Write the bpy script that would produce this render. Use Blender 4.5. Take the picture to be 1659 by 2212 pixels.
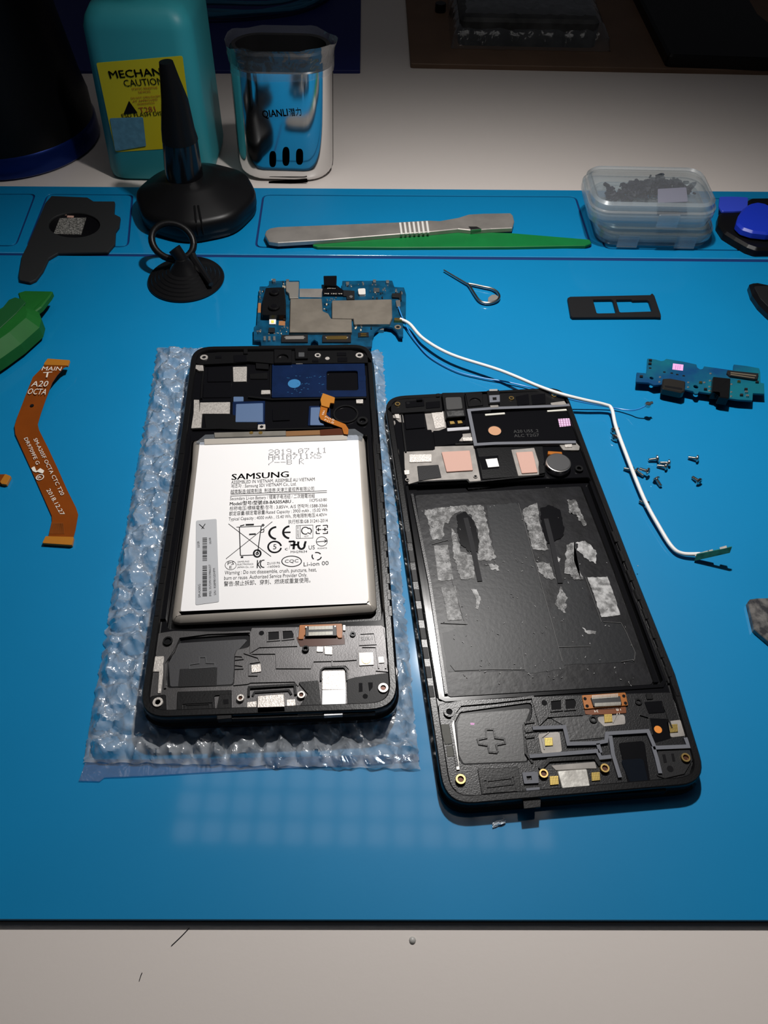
import bpy, bmesh, math, random
from mathutils import Vector, Matrix, noise
random.seed(7)
for o in list(bpy.data.objects): bpy.data.objects.remove(o)
S = bpy.context.scene
MM = 0.001
# ------------------------------------------------ camera (millimetres: z = 0 is the top of the blue mat)
CX, CY, FP = 829.5, 1106.0, 1674.3
PITCH, ROLL, CH = 0.8989, 0.02, 215.66
cp, sp, cr, sr = math.cos(PITCH), math.sin(PITCH), math.cos(ROLL), math.sin(ROLL)
AX = Vector((1, 0, 0)); AD = Vector((0, -sp, -cp)); AF = Vector((0, cp, -sp))
cd = bpy.data.cameras.new('camera'); cam = bpy.data.objects.new('camera', cd); S.collection.objects.link(cam)
right = cr*AX - sr*AD; down = sr*AX + cr*AD
M = Matrix.Identity(4)
for i in range(3):
    M[i][0] = right[i]; M[i][1] = -down[i]; M[i][2] = -AF[i]
M[2][3] = CH*MM
cam.matrix_world = M
cd.sensor_fit = 'VERTICAL'; cd.sensor_height = 36; cd.lens = FP/2212*36
cd.clip_start = 0.005; cd.clip_end = 20
S.camera = cam
# ------------------------------------------------ light
S.view_settings.view_transform = 'Standard'; S.view_settings.look = 'None'
S.view_settings.gamma = 1; S.view_settings.use_curve_mapping = False
S.view_settings.exposure = 0.0
w = bpy.data.worlds.new('world'); S.world = w; w.use_nodes = True
bg = w.node_tree.nodes['Background']; bg.inputs[0].default_value = (0.85, 0.88, 1.0, 1); bg.inputs[1].default_value = 0.02
ld = bpy.data.lights.new('desk_lamp_light', 'SPOT'); lo = bpy.data.objects.new('desk_lamp_light', ld); S.collection.objects.link(lo)
LP = Vector((42, 275, 300)); LT = Vector((46, 186, 0))
lo.location = LP*MM; lo.rotation_euler = (LT-LP).to_track_quat('-Z', 'Y').to_euler()
ld.energy = 5.3; ld.color = (1.0, 0.97, 0.94); ld.spot_size = math.radians(128); ld.spot_blend = 1.0; ld.shadow_soft_size = 0.007

# ------------------------------------------------ image -> world helpers
Z_ = {'P': (0, 0, 1), 'A': (0, 0, 560/1659), 'B': (450, 0, 650/1659), 'C': (1060, 0, 599/1659), 'D': (500, 560, 420/1659),
      'E': (320, 740, 560/1659), 'F': (340, 920, 520/1659), 'G': (280, 1320, 620/1659), 'H': (820, 820, 460/1659),
      'I': (840, 1020, 640/1659), 'J': (900, 1460, 640/1659), 'K': (1340, 740, 319/1659), 'L': (0, 600, 220/811),
      'M': (1280, 940, 379/1659), 'N': (1500, 400, 159/1172), 'O': (930, 560, 180/1659), 'Q': (160, 1540, 800/1659),
      'R': (840, 640, 600/1659), 'T': (780, 0, 879/1659)}
def ray(fr, x, y):
    ox, oy, s = Z_[fr]; u = (ox+x*s-CX)/FP; v = (oy+y*s-CY)/FP
    return (u*(cr*AX-sr*AD) + v*(sr*AX+cr*AD) + AF)
def W(fr, x, y, z=0.0):
    d = ray(fr, x, y); t = (z-CH)/d.z
    return Vector((d.x*t, d.y*t, z))
def AY(fr, x, y, Y):
    d = ray(fr, x, y); t = Y/d.y
    return Vector((d.x*t, Y, CH+d.z*t))
def WL(fr, pts, z, r=0, n=4):
    q = [W(fr, a, b, z).to_2d() for a, b in pts]
    return rnd(q, r, n) if r else q
def area2(p): return sum(p[i].x*p[(i+1) % len(p)].y-p[(i+1) % len(p)].x*p[i].y for i in range(len(p)))/2
def ccw(p): return p if area2(p) > 0 else p[::-1]
def rnd(p, r, n=4):
    out = []; N = len(p)
    for i in range(N):
        a, b, c = p[i-1], p[i], p[(i+1) % N]
        u = (a-b); v = (c-b); lu, lv = u.length, v.length
        if lu < 1e-6 or lv < 1e-6: out.append(b); continue
        u /= lu; v /= lv; dt = max(-1, min(1, u.dot(v))); ang = math.acos(dt)
        if ang > 2.9: out.append(b); continue
        t = min(r/math.tan(ang/2), lu*.46, lv*.46)
        p0, p2 = b+u*t, b+v*t
        for k in range(n+1):
            s = k/n; out.append(p0*(1-s)**2+b*2*s*(1-s)+p2*s*s)
    return out
def inset(p, d):
    N = len(p); out = []
    for i in range(N):
        a, b, c = p[i-1], p[i], p[(i+1) % N]
        e1 = (b-a); e2 = (c-b)
        if e1.length < 1e-6 or e2.length < 1e-6: out.append(b.copy()); continue
        e1.normalize(); e2.normalize()
        n1 = Vector((-e1.y, e1.x)); n2 = Vector((-e2.y, e2.x)); m = n1+n2
        if m.length < .2: out.append(b+n1*d); continue
        m.normalize(); out.append(b+m*(d/max(.5, m.dot(n1))))
    return out
def prism(bm, p, zt, zb, bev=0.12):
    p = ccw(p); h = zt-zb; bev = min(bev, h*.45)
    lv = [(p, zb)]
    if bev > 0:
        lv += [(p, zt-bev), (inset(p, bev), zt)]
    else: lv += [(p, zt)]
    rings = [[bm.verts.new((q.x, q.y, z)) for q in pp] for pp, z in lv]
    N = len(p)
    for a, b in zip(rings, rings[1:]):
        for i in range(N): bm.faces.new((a[i], a[(i+1) % N], b[(i+1) % N], b[i]))
    bm.faces.new(rings[-1]); bm.faces.new(rings[0][::-1])
def holed(bm, loops, zt, zb, bev=0.15):
    cu = bpy.data.curves.new('c', 'CURVE'); cu.dimensions = '2D'; cu.fill_mode = 'BOTH'
    bev = min(bev, (zt-zb)*.45)
    cu.extrude = max(.001, (zt-zb)/2-bev); cu.bevel_depth = bev; cu.bevel_resolution = 0; cu.offset = -bev
    for l in loops:
        s = cu.splines.new('POLY'); s.points.add(len(l)-1); s.use_cyclic_u = True
        for i, q in enumerate(l): s.points[i].co = (q.x, q.y, 0, 1)
    eat(bm, cu, (0, 0, (zt+zb)/2))
def eat(bm, cu, off, fn=None):
    o = bpy.data.objects.new('c', cu); S.collection.objects.link(o)
    dg = bpy.context.evaluated_depsgraph_get(); dg.update()
    me = bpy.data.meshes.new_from_object(o.evaluated_get(dg))
    if fn: 
        for v in me.vertices: v.co = fn(v.co)
    else:
        for v in me.vertices: v.co += Vector(off)
    bm.from_mesh(me); bpy.data.meshes.remove(me)
    bpy.data.objects.remove(o); bpy.data.curves.remove(cu)
def text(bm, s, p0, p1, cap, z=None, up=None, shear=0):
    """flat lettering from p0 to p1 (world mm), cap height in mm"""
    cu = bpy.data.curves.new('t', 'FONT'); cu.body = s; cu.size = 1; cu.resolution_u = 2
    o = bpy.data.objects.new('t', cu); S.collection.objects.link(o)
    dg = bpy.context.evaluated_depsgraph_get(); dg.update()
    me = bpy.data.meshes.new_from_object(o.evaluated_get(dg))
    if len(me.vertices):
        x0 = min(v.co.x for v in me.vertices); x1 = max(v.co.x for v in me.vertices)
        ax = (p1-p0); L = ax.length; ax = ax/L
        u_ = up if up is not None else Vector((-ax.y, ax.x, 0))
        for v in me.vertices:
            a = (v.co.x-x0)/max(1e-6, x1-x0); b = v.co.y/.69
            v.co = p0+ax*(a*L)+u_*(b*cap)+ax*(b*cap*shear)
        bm.from_mesh(me)
    bpy.data.meshes.remove(me); bpy.data.objects.remove(o); bpy.data.curves.remove(cu)
def ptext(bm, fr, s, a, b, hp, z):
    p0 = W(fr, *a, z); p1 = W(fr, *b, z); ax = (p1-p0).normalized(); n = Vector((-ax.y, ax.x, 0))
    dx, dy = b[0]-a[0], b[1]-a[1]; L = math.hypot(dx, dy)
    q = W(fr, a[0]+dy/L*hp, a[1]-dx/L*hp, z)
    text(bm, s, p0, p1, abs((q-p0).dot(n)))
def stroke(bm, pts, w_, zt, zb, closed=False, bev=.05):
    """flat band of width w_ along 2D pts (mm)"""
    N = len(pts); A, B = [], []
    for i in range(N):
        a = pts[i-1] if (i or closed) else pts[i]; c = pts[(i+1) % N] if (i < N-1 or closed) else pts[i]
        b = pts[i]
        e1 = (b-a) if (b-a).length > 1e-6 else (c-b); e2 = (c-b) if (c-b).length > 1e-6 else e1
        e1 = e1.normalized(); e2 = e2.normalized()
        n1 = Vector((-e1.y, e1.x)); n2 = Vector((-e2.y, e2.x)); m = n1+n2
        m = m.normalized() if m.length > .1 else n1
        d = w_/2/max(.5, m.dot(n1)); A.append(b+m*d); B.append(b-m*d)
    rng = N if closed else N-1
    rows = []
    for i in range(N):
        rows.append([bm.verts.new((B[i].x, B[i].y, zb)), bm.verts.new((B[i].x, B[i].y, zt)), bm.verts.new((A[i].x, A[i].y, zt)), bm.verts.new((A[i].x, A[i].y, zb))])
    for i in range(rng):
        r, q = rows[i], rows[(i+1) % N]
        for k in range(3): bm.faces.new((r[k], q[k], q[k+1], r[k+1]))
    if not closed:
        bm.faces.new(rows[0]); bm.faces.new(rows[-1][::-1])
def tube(bm, pts, r, seg=10, cap=True):
    pts = [Vector(p) for p in pts]; rings = []; N = len(pts)
    rr = r if isinstance(r, (list, tuple)) else [r]*N
    ref = Vector((0, 0, 1))
    for i, p in enumerate(pts):
        t = (pts[min(i+1, N-1)]-pts[max(i-1, 0)]).normalized()
        if abs(t.dot(ref)) > .97: ref = Vector((0, 1, 0))
        a = t.cross(ref).normalized(); b = a.cross(t).normalized(); ref = b
        rings.append([bm.verts.new(p+(a*math.cos(k*2*math.pi/seg)+b*math.sin(k*2*math.pi/seg))*rr[i]) for k in range(seg)])
    for A, B in zip(rings, rings[1:]):
        for k in range(seg): bm.faces.new((A[k], A[(k+1) % seg], B[(k+1) % seg], B[k]))
    if cap: bm.faces.new(rings[0][::-1]); bm.faces.new(rings[-1])
def spline(pts, n=6):
    P = [Vector(p) for p in pts]; out = []
    for i in range(len(P)-1):
        a = P[max(i-1, 0)]; b = P[i]; c = P[i+1]; d = P[min(i+2, len(P)-1)]
        for k in range(n):
            t = k/n; out.append(.5*((2*b)+(c-a)*t+(2*a-5*b+4*c-d)*t*t+(3*b-a-3*c+d)*t**3))
    out.append(P[-1]); return out
def lathe(bm, c, prof, seg=48, sq=None, cap=True):
    """prof: list of (radius, z); axis through c (x,y)"""
    rings = []
    for r, z in prof:
        rings.append([bm.verts.new((c[0]+r*math.cos(k*2*math.pi/seg), c[1]+r*math.sin(k*2*math.pi/seg), z)) for k in range(seg)])
    for A, B in zip(rings, rings[1:]):
        for k in range(seg): bm.faces.new((A[k], A[(k+1) % seg], B[(k+1) % seg], B[k]))
    if cap: bm.faces.new(rings[0][::-1]); bm.faces.new(rings[-1])
def loft(bm, rings, cap0=True, cap1=True):
    R = [[bm.verts.new(v) for v in r] for r in rings]; N = len(R[0])
    for A, B in zip(R, R[1:]):
        for k in range(N): bm.faces.new((A[k], A[(k+1) % N], B[(k+1) % N], B[k]))
    if cap0: bm.faces.new(R[0][::-1])
    if cap1: bm.faces.new(R[-1])
def rrect(x0, y0, x1, y1, r, n=5):
    out = []
    for cx, cy, a0 in ((x1-r, y1-r, 0), (x0+r, y1-r, 90), (x0+r, y0+r, 180), (x1-r, y0+r, 270)):
        for k in range(n+1):
            a = math.radians(a0+90*k/n); out.append(Vector((cx+r*math.cos(a), cy+r*math.sin(a))))
    return out
def circ(fr, x, y, rpx, z, n=20):
    c = W(fr, x, y, z).to_2d(); r = (W(fr, x+rpx, y, z)-W(fr, x, y, z)).length
    return [c+Vector((math.cos(k*2*math.pi/n), math.sin(k*2*math.pi/n)))*r for k in range(n)]
def box4(fr, x0, y0, x1, y1): return [(x0, y0), (x1, y0), (x1, y1), (x0, y1)]

# ------------------------------------------------ object helpers
def origin(o):
    v = Vector((0, 0, 0))
    while o: v += o.location; o = o.parent
    return v
def tag(o, label=None, cat=None, group=None, kind=None):
    if label: o['label'] = label
    if cat: o['category'] = cat
    if group: o['group'] = group
    if kind: o['kind'] = kind
    return o
def thing(name, label, cat, loc=(0, 0, 0), group=None):
    o = bpy.data.objects.new(name, None); S.collection.objects.link(o); o.empty_display_size = .01
    o.location = Vector(loc)*MM
    return tag(o, label, cat, group)
def build(name, bm, m, parent=None, smooth=False, label=None):
    me = bpy.data.meshes.new(name)
    bmesh.ops.recalc_face_normals(bm, faces=bm.faces)
    bmesh.ops.scale(bm, vec=(MM, MM, MM), verts=bm.verts)
    if parent is not None: off = origin(parent)
    else:
        xs = [v.co for v in bm.verts]
        off = Vector((sum(v.x for v in xs)/len(xs), sum(v.y for v in xs)/len(xs), min(v.z for v in xs)))
    bmesh.ops.translate(bm, vec=-off, verts=bm.verts)
    if smooth:
        for f in bm.faces: f.smooth = True
    bm.to_mesh(me); bm.free()
    me.materials.append(m)
    if smooth:
        try: me.set_sharp_from_angle(angle=math.radians(smooth if smooth > 1 else 40))
        except Exception: pass
    o = bpy.data.objects.new(name, me); S.collection.objects.link(o)
    if parent is not None: o.parent = parent
    else: o.location = off
    if label: o['label'] = label
    return o
def NB(): return bmesh.new()
def slab(name, fr, pts, zt, zb, m, parent, r=0, bev=.12, label=None):
    bm = NB(); prism(bm, WL(fr, pts, zt, r), zt, zb, bev); return build(name, bm, m, parent, label=label)
def disk(name, fr, x, y, rpx, zt, zb, m, parent, bev=.1, label=None, n=20):
    bm = NB(); prism(bm, circ(fr, x, y, rpx, zt, n), zt, zb, bev); return build(name, bm, m, parent, label=label)
def ring(name, fr, x, y, r0, r1, zt, zb, m, parent, label=None):
    bm = NB(); holed(bm, [circ(fr, x, y, r0, zt, 24), circ(fr, x, y, r1, zt, 24)], zt, zb, .06); return build(name, bm, m, parent, label=label)
def band(name, fr, pts, wpx, zt, zb, m, parent, closed=False, label=None, r=0):
    q = WL(fr, pts, zt); 
    w_ = (W(fr, pts[0][0]+wpx, pts[0][1], zt)-W(fr, *pts[0], zt)).length
    bm = NB(); stroke(bm, q, w_, zt, zb, closed); return build(name, bm, m, parent, label=label)

# ------------------------------------------------ materials
MC = {}
def mat(name, col, rough=.5, metal=0, spec=.5, bump=0, bscale=400, vary=0, vscale=200, alpha=None, trans=0, coat=0, coatr=.1, col2=None, ior=1.45):
    if name in MC: return MC[name]
    m = bpy.data.materials.new(name); m.use_nodes = True; nt = m.node_tree; b = nt.nodes['Principled BSDF']
    b.inputs['Base Color'].default_value = (*col, 1); b.inputs['Roughness'].default_value = rough
    b.inputs['Metallic'].default_value = metal; b.inputs['Specular IOR Level'].default_value = spec; b.inputs['IOR'].default_value = ior
    b.inputs['Transmission Weight'].default_value = trans; b.inputs['Coat Weight'].default_value = coat; b.inputs['Coat Roughness'].default_value = coatr
    if alpha is not None: b.inputs['Alpha'].default_value = alpha
    tc = nt.nodes.new('ShaderNodeTexCoord')
    if bump:
        n = nt.nodes.new('ShaderNodeTexNoise'); n.inputs['Scale'].default_value = bscale; n.inputs['Detail'].default_value = 3
        nt.links.new(tc.outputs['Object'], n.inputs['Vector'])
        bu = nt.nodes.new('ShaderNodeBump'); bu.inputs['Strength'].default_value = bump; bu.inputs['Distance'].default_value = .00006
        nt.links.new(n.outputs['Fac'], bu.inputs['Height']); nt.links.new(bu.outputs['Normal'], b.inputs['Normal'])
    if vary or col2:
        n = nt.nodes.new('ShaderNodeTexNoise'); n.inputs['Scale'].default_value = vscale; n.inputs['Detail'].default_value = 5
        nt.links.new(tc.outputs['Object'], n.inputs['Vector'])
        r = nt.nodes.new('ShaderNodeValToRGB'); c2 = col2 if col2 else tuple(c*(1-vary) for c in col)
        r.color_ramp.elements[0].color = (*c2, 1); r.color_ramp.elements[1].color = (*col, 1)
        r.color_ramp.elements[0].position = .38; r.color_ramp.elements[1].position = .62
        nt.links.new(n.outputs['Fac'], r.inputs['Fac']); nt.links.new(r.outputs['Color'], b.inputs['Base Color'])
    MC[name] = m; return m
M_desk = mat('white_desk_laminate', (.60, .55, .515), .38, bump=.25, bscale=900, spec=.45)
M_mat = mat('blue_silicone', (.001, .185, .40),   .5, bump=.1, bscale=1500, spec=.25, vary=.05, vscale=12, coat=.65, coatr=.07)
M_matb = mat('dark_rubber_underlay', (.006, .008, .012), .6)
M_blk = mat('black_plastic', (.005, .005, .0055), .30, bump=.5, bscale=1800, spec=.32)
M_blkg = mat('glossy_black_plastic', (.004, .004, .005), .16, spec=.5, bump=.06, bscale=300)
M_blkm = mat('matte_black_plastic', (.009, .009, .010), .5, bump=.5, bscale=2500, spec=.25)
M_deck = mat('dark_cast_metal', (.095, .092, .093), .40, metal=.65, bump=.5, bscale=2600, vary=.35, vscale=60)
M_deck2 = mat('black_cast_metal', (.010, .010, .011), .30, metal=.05, spec=.4, bump=.7, bscale=2600)
M_grey = mat('grey_plastic', (.045, .047, .05), .5, bump=.3, bscale=2000)
M_sil = mat('textured_silver', (.62, .58, .54), .42, metal=.55, bump=1.0, bscale=2200, vary=.3, vscale=1800)
M_steel = mat('polished_steel', (.62, .60, .58), .22, metal=1, bump=.05, bscale=200)
M_brush = mat('brushed_steel', (.42, .39, .36), .36, metal=.6, bump=.3, bscale=500, vary=.2, vscale=90)
M_shield = mat('nickel_shield', (.30, .265, .22), .40, metal=.6, vary=.18, vscale=150, bump=.06, bscale=400)
M_pale = mat('pale_coating', (.27, .25, .23), .5, metal=.2, bump=.2, bscale=1500, vary=.25, vscale=220)
M_foil = mat('battery_foil', (.50, .46, .41), .38, metal=.4, bump=.12, bscale=150, vary=.12, vscale=60)
M_label = mat('battery_label_print_white', (.80, .79, .79), .45, spec=.25)
M_ink = mat('black_ink', (.008, .008, .009), .6, spec=.05)
M_inkg = mat('grey_ink', (.11, .11, .12), .6, spec=.1)
M_stick = mat('grey_sticker', (.42, .43, .45), .6)
M_or = mat('amber_polyimide', (.36, .11, .008), .3, spec=.6, vary=.15, vscale=150)
M_ord = mat('dark_polyimide', (.07, .018, .006), .25, spec=.6)
M_flexb = mat('brown_polyimide_cable', (.20, .045, .004), .3, spec=.5, vary=.15, vscale=80)
M_flexe = mat('amber_stiffener', (.38, .145, .015), .35)
M_gold = mat('gold_contact', (.78, .52, .16), .3, metal=1)
M_brass = mat('brass_insert', (.55, .38, .14), .3, metal=1)
M_wht = mat('white_plastic', (.74, .73, .72), .45)
M_whp = mat('white_print', (.72, .66, .58), .6)
M_blue1 = mat('navy_film', (.003, .012, .048), .25, spec=.6, bump=.1, bscale=250, vary=.2, vscale=150)
M_blue2 = mat('slate_blue_pad', (.075, .125, .23), .45)
M_blue3 = mat('light_blue_film', (.035, .16, .34), .3)
M_pink = mat('pink_thermal_pad', (.52, .31, .25), .6)
M_pinks = mat('pink_sticker', (.72, .36, .66), .6)
M_copper = mat('copper_disc', (.48, .25, .13), .5)
M_gask = mat('grey_gasket', (.115, .12, .14), .65, bump=.3, bscale=1500)
M_pcb = mat('blue_circuit_board', (.003, .062, .13), .32, vary=.45, vscale=260, spec=.5)
M_pcbt = mat('teal_circuit_board', (.004, .11, .15), .35, vary=.5, vscale=60, col2=(.003, .045, .13))
M_chip = mat('chip_package', (.012, .012, .013), .35)
M_sold = mat('solder', (.6, .6, .58), .3, metal=.9)
M_teal = mat('teal_bottle_plastic', (.035, .31, .36), .42, spec=.4)
M_yel = mat('yellow_label', (.64, .54, .012), .5)
M_redt = mat('red_print', (.36, .06, .02), .5)
M_stb = mat('pale_blue_seal', (.12, .30, .42), .35, vary=.2, vscale=300)
M_green = mat('green_plastic', (.005, .155, .035), .4, vary=.1, vscale=100)
M_green2 = mat('green_tool_plastic', (.010, .11, .018), .5, spec=.2, vary=.15, vscale=60)
M_rub = mat('black_rubber', (.004, .004, .0045), .38, bump=.08, bscale=120, spec=.22)
M_chrome = mat('mirror_chrome', (.72, .72, .72), .10, metal=1)
M_navy = mat('navy_silicone', (.002, .008, .09), .6)
M_brown = mat('brown_board', (.13, .075, .045), .6, bump=.2, bscale=600, vary=.15, vscale=30)
M_cable = mat('teal_cable', (.01, .09, .17), .4)
M_wire = mat('white_cable_jacket', (.74, .73, .71), .42)
M_wireb = mat('blue_coax_jacket', (.03, .22, .55), .35)
M_pick = mat('blue_pick_plastic', (.008, .03, .42), .4)
M_pick2 = mat('violet_blue_pick_plastic', (.03, .06, .50), .4)
M_bl = mat('blue_anodised_ring', (.003, .02, .15), .28, metal=.6)
M_flake = mat('dark_flakes', (.006, .006, .018), .6)
M_lav = mat('lavender_label', (.22, .20, .27), .6)
M_yled = mat('yellow_phosphor', (.8, .72, .12), .5)
M_adh = None
def film(name, tr, col, rough, gw, dw=.1, bump=.6, bscale=350):
    m = bpy.data.materials.new(name); m.use_nodes = True; nt = m.node_tree; nt.nodes.clear(); L = nt.links
    out = nt.nodes.new('ShaderNodeOutputMaterial'); t = nt.nodes.new('ShaderNodeBsdfTransparent'); t.inputs[0].default_value = (*col, 1)
    g = nt.nodes.new('ShaderNodeBsdfGlossy'); g.inputs['Roughness'].default_value = rough
    d = nt.nodes.new('ShaderNodeBsdfDiffuse'); d.inputs[0].default_value = (.75, .8, .85, 1)
    m1 = nt.nodes.new('ShaderNodeMixShader'); m1.inputs[0].default_value = dw
    m2 = nt.nodes.new('ShaderNodeMixShader'); fr = nt.nodes.new('ShaderNodeLayerWeight'); fr.inputs['Blend'].default_value = gw
    tc = nt.nodes.new('ShaderNodeTexCoord'); n = nt.nodes.new('ShaderNodeTexNoise'); n.inputs['Scale'].default_value = bscale; n.inputs['Detail'].default_value = 2
    n.inputs['Distortion'].default_value = 1.2
    b = nt.nodes.new('ShaderNodeBump'); b.inputs['Strength'].default_value = bump; b.inputs['Distance'].default_value = .001
    L.new(tc.outputs['Object'], n.inputs['Vector']); L.new(n.outputs['Fac'], b.inputs['Height']); L.new(b.outputs['Normal'], g.inputs['Normal']); L.new(b.outputs['Normal'], fr.inputs['Normal'])
    L.new(t.outputs[0], m1.inputs[1]); L.new(d.outputs[0], m1.inputs[2])
    L.new(fr.outputs['Facing'], m2.inputs[0]); L.new(m1.outputs[0], m2.inputs[1]); L.new(g.outputs[0], m2.inputs[2])
    L.new(m2.outputs[0], out.inputs[0]); MC[name] = m; return m
M_bub = film('bubble_film', .7, (.95, .97, .98), .17, .34, dw=.27, bump=.8, bscale=170)
M_bubf = film('bubble_film_flap', .7, (.72, .84, .92), .15, .25, dw=.06, bump=.5, bscale=200)
M_clear = film('clear_wrap', .8, (.95, .96, .97), .1, .25, dw=.05, bump=.6, bscale=120)
M_clearb = film('clear_tape', .8, (.8, .82, .85), .08, .25, dw=.08, bump=.5, bscale=160)
M_frost = film('frosted_polypropylene', .6, (.90, .94, .95), .25, .20, dw=.11, bump=.05, bscale=60)
def adhesive():
    m = mat('adhesive_residue', (.36, .36, .36), .5, bump=1.0, bscale=1500); nt = m.node_tree; b = nt.nodes['Principled BSDF']
    tc = nt.nodes.new('ShaderNodeTexCoord'); n = nt.nodes.new('ShaderNodeTexNoise'); n.inputs['Scale'].default_value = 420; n.inputs['Detail'].default_value = 8; n.inputs['Roughness'].default_value = .8
    r = nt.nodes.new('ShaderNodeValToRGB'); r.color_ramp.elements[0].position = .44; r.color_ramp.elements[1].position = .72
    r.color_ramp.elements[0].color = (.02, .02, .02, 1); r.color_ramp.elements[1].color = (.42, .42, .42, 1)
    nt.links.new(tc.outputs['Object'], n.inputs['Vector']); nt.links.new(n.outputs['Fac'], r.inputs[0]); nt.links.new(r.outputs[0], b.inputs['Base Color'])
    return m
M_adh = adhesive()
M_adh2 = mat('bright_adhesive', (.38, .38, .38), .5, bump=1, bscale=1200, col2=(.09, .09, .09), vscale=500)
M_floor2 = mat('worn_grey_coating', (.009, .009, .011), .36, col2=(.004, .004, .005), vscale=130, bump=1, bscale=400, spec=.2)
# patterned pads: gold grid, barred connector
def grid_mat(name, c1, c2, sc, rough=.35, metal=0):
    m = mat(name, c1, rough, metal); nt = m.node_tree; b = nt.nodes['Principled BSDF']
    tc = nt.nodes.new('ShaderNodeTexCoord'); br = nt.nodes.new('ShaderNodeTexBrick'); br.offset = 0
    br.inputs['Scale'].default_value = sc; br.inputs['Color1'].default_value = (*c1, 1); br.inputs['Color2'].default_value = (*c1, 1); br.inputs['Mortar'].default_value = (*c2, 1)
    br.inputs['Mortar Size'].default_value = .06; br.inputs['Brick Width'].default_value = .4; br.inputs['Row Height'].default_value = .4
    nt.links.new(tc.outputs['Object'], br.inputs['Vector']); nt.links.new(br.outputs['Color'], b.inputs['Base Color']); return m
M_goldg = grid_mat('gold_mesh_contact', (.55, .40, .12), (.10, .07, .02), 900, .35, .8)
M_pinkg = grid_mat('pink_crosshatch_sticker', (.80, .50, .75), (.25, .12, .22), 400, .6)

# ================================================ the setting
bm = NB(); prism(bm, [Vector(p) for p in ((-520, -160), (520, -160), (520, 1000), (-520, 1000))], -2.5, -28, 1)
o = build('work_desk', bm, M_desk); tag(o, 'white desk top with a fine pebbled surface under everything', 'desk')
# overhead LED panel with square cells (above the frame; its cells mirror in the mat)
t = bpy.data.objects.new('ceiling_light_panel', None); S.collection.objects.link(t); t.location = (-.05, .33, .52); t['kind'] = 'structure'
bm = NB(); prism(bm, [Vector(p) for p in ((-190, 190), (170, 190), (170, 405), (-190, 405))], 540, 521, 0); build('panel_housing', bm, M_blkm, t)
E_ = bpy.data.materials.new('led_cell'); E_.use_nodes = True; nt = E_.node_tree; nt.nodes.clear()
e = nt.nodes.new('ShaderNodeEmission'); e.inputs[0].default_value = (1, .97, .95, 1); e.inputs[1].default_value = 1.5
ou = nt.nodes.new('ShaderNodeOutputMaterial'); nt.links.new(e.outputs[0], ou.inputs[0])
bm = NB()
for i in range(14):
    for j in range(8):
        x0 = -185+i*25; y0 = 200+j*25
        prism(bm, rrect(x0, y0, x0+19, y0+19, 3, 2), 520.9, 518, 0)
build('led_cells', bm, E_, t)

# ================================================ the blue mat
yb0 = W('P', 0, 402).y; yb1 = W('P', 1659, 414).y; yf0 = W('P', 0, 1986).y; yf1 = W('P', 1659, 1988).y
def lerpy(P0, P1, x): return P0.y+(P1.y-P0.y)*(x-P0.x)/(P1.x-P0.x)
B0, B1, F0, F1 = W('P', 0, 402), W('P', 1659, 414), W('P', 0, 1986), W('P', 1659, 1988)
X0, X1 = -238, 238
outer = [Vector((X0, lerpy(F0, F1, X0))), Vector((X1, lerpy(F0, F1, X1))), Vector((X1, lerpy(B0, B1, X1))), Vector((X0, lerpy(B0, B1, X0)))]
g0, g1 = W('P', 0, 545), W('P', 1659, 559); g2, g3 = W('P', 0, 551), W('P', 1659, 566)
groove = [Vector((X0+3, lerpy(g2, g3, X0))), Vector((X1-3, lerpy(g2, g3, X1))), Vector((X1-3, lerpy(g0, g1, X1))), Vector((X0+3, lerpy(g0, g1, X0)))]
recs = [[(-95, 418), (78, 418), (35, 532), (-175, 530)], [(101, 418), (288, 420), (278, 534), (55, 532)],
        [(567, 420), (1245, 424), (1281, 537), (550, 535)], [(1275, 424), (1755, 430), (1865, 545), (1305, 538)]]
mt = thing('silicone_repair_mat', 'large blue silicone work mat with tray recesses along its back edge', 'mat', (0, 200, -2.5))
bm = NB(); RL = [ccw(rnd(WL('P', r, 0), 4)) for r in recs]
holed(bm, [outer, groove]+RL+[inset(l, 1.0) for l in RL], 0, -.9, .1); prism(bm, outer, -.85, -1.5, 0)
build('mat_surface', bm, M_mat, mt)
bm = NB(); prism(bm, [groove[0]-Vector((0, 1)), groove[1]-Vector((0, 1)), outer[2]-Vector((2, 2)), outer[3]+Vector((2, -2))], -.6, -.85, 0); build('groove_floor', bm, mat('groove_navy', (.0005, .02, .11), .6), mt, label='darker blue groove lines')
bm = NB(); prism(bm, [outer[0]+Vector((0, -.1)), outer[1]+Vector((0, -.1)), outer[2], outer[3]], -1.45, -2.5, 0); build('underlay', bm, M_matb, mt, label='dark rubber underside layer')

# ================================================ background left: navy mat, cables
o = build('navy_mat', (lambda b: (prism(b, WL('P', [(-200, 152), (778, 152), (780, -60), (-200, -60)], -.5, 1), -.5, -2.5, .3), b)[1])(NB()), M_navy)
tag(o, 'folded dark navy mat lying on the desk behind the teal bottle', 'mat')
cb = thing('coiled_cable', 'teal cable looped over the navy mat at the top', 'cable', W('P', 560, 60, -.5))
for k, (dx, dy, rr) in enumerate([(0, 0, 0), (6, 4, 2), (-8, 9, 4), (14, -6, 1)]):
    bm = NB(); pts = []
    for i in range(41):
        a = i/40*math.pi*2; c = W('P', 470+dx, -20+dy, 0)
        pts.append(c+Vector((math.cos(a)*(82+rr), math.sin(a)*(50+rr), 1.4+k*1.2+2*math.sin(a*3+k)**2)))
    tube(bm, pts, 1.6, 8, False); build('cable_turn', bm, M_cable, cb, True)
o = build('brown_board', (lambda b: (prism(b, WL('P', [(874, -40), (887, 137), (1659, 152), (1900, 155), (1900, -60), (870, -60)], .5, 2), .5, -2.5, .4), b)[1])(NB()), M_brown)
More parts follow.
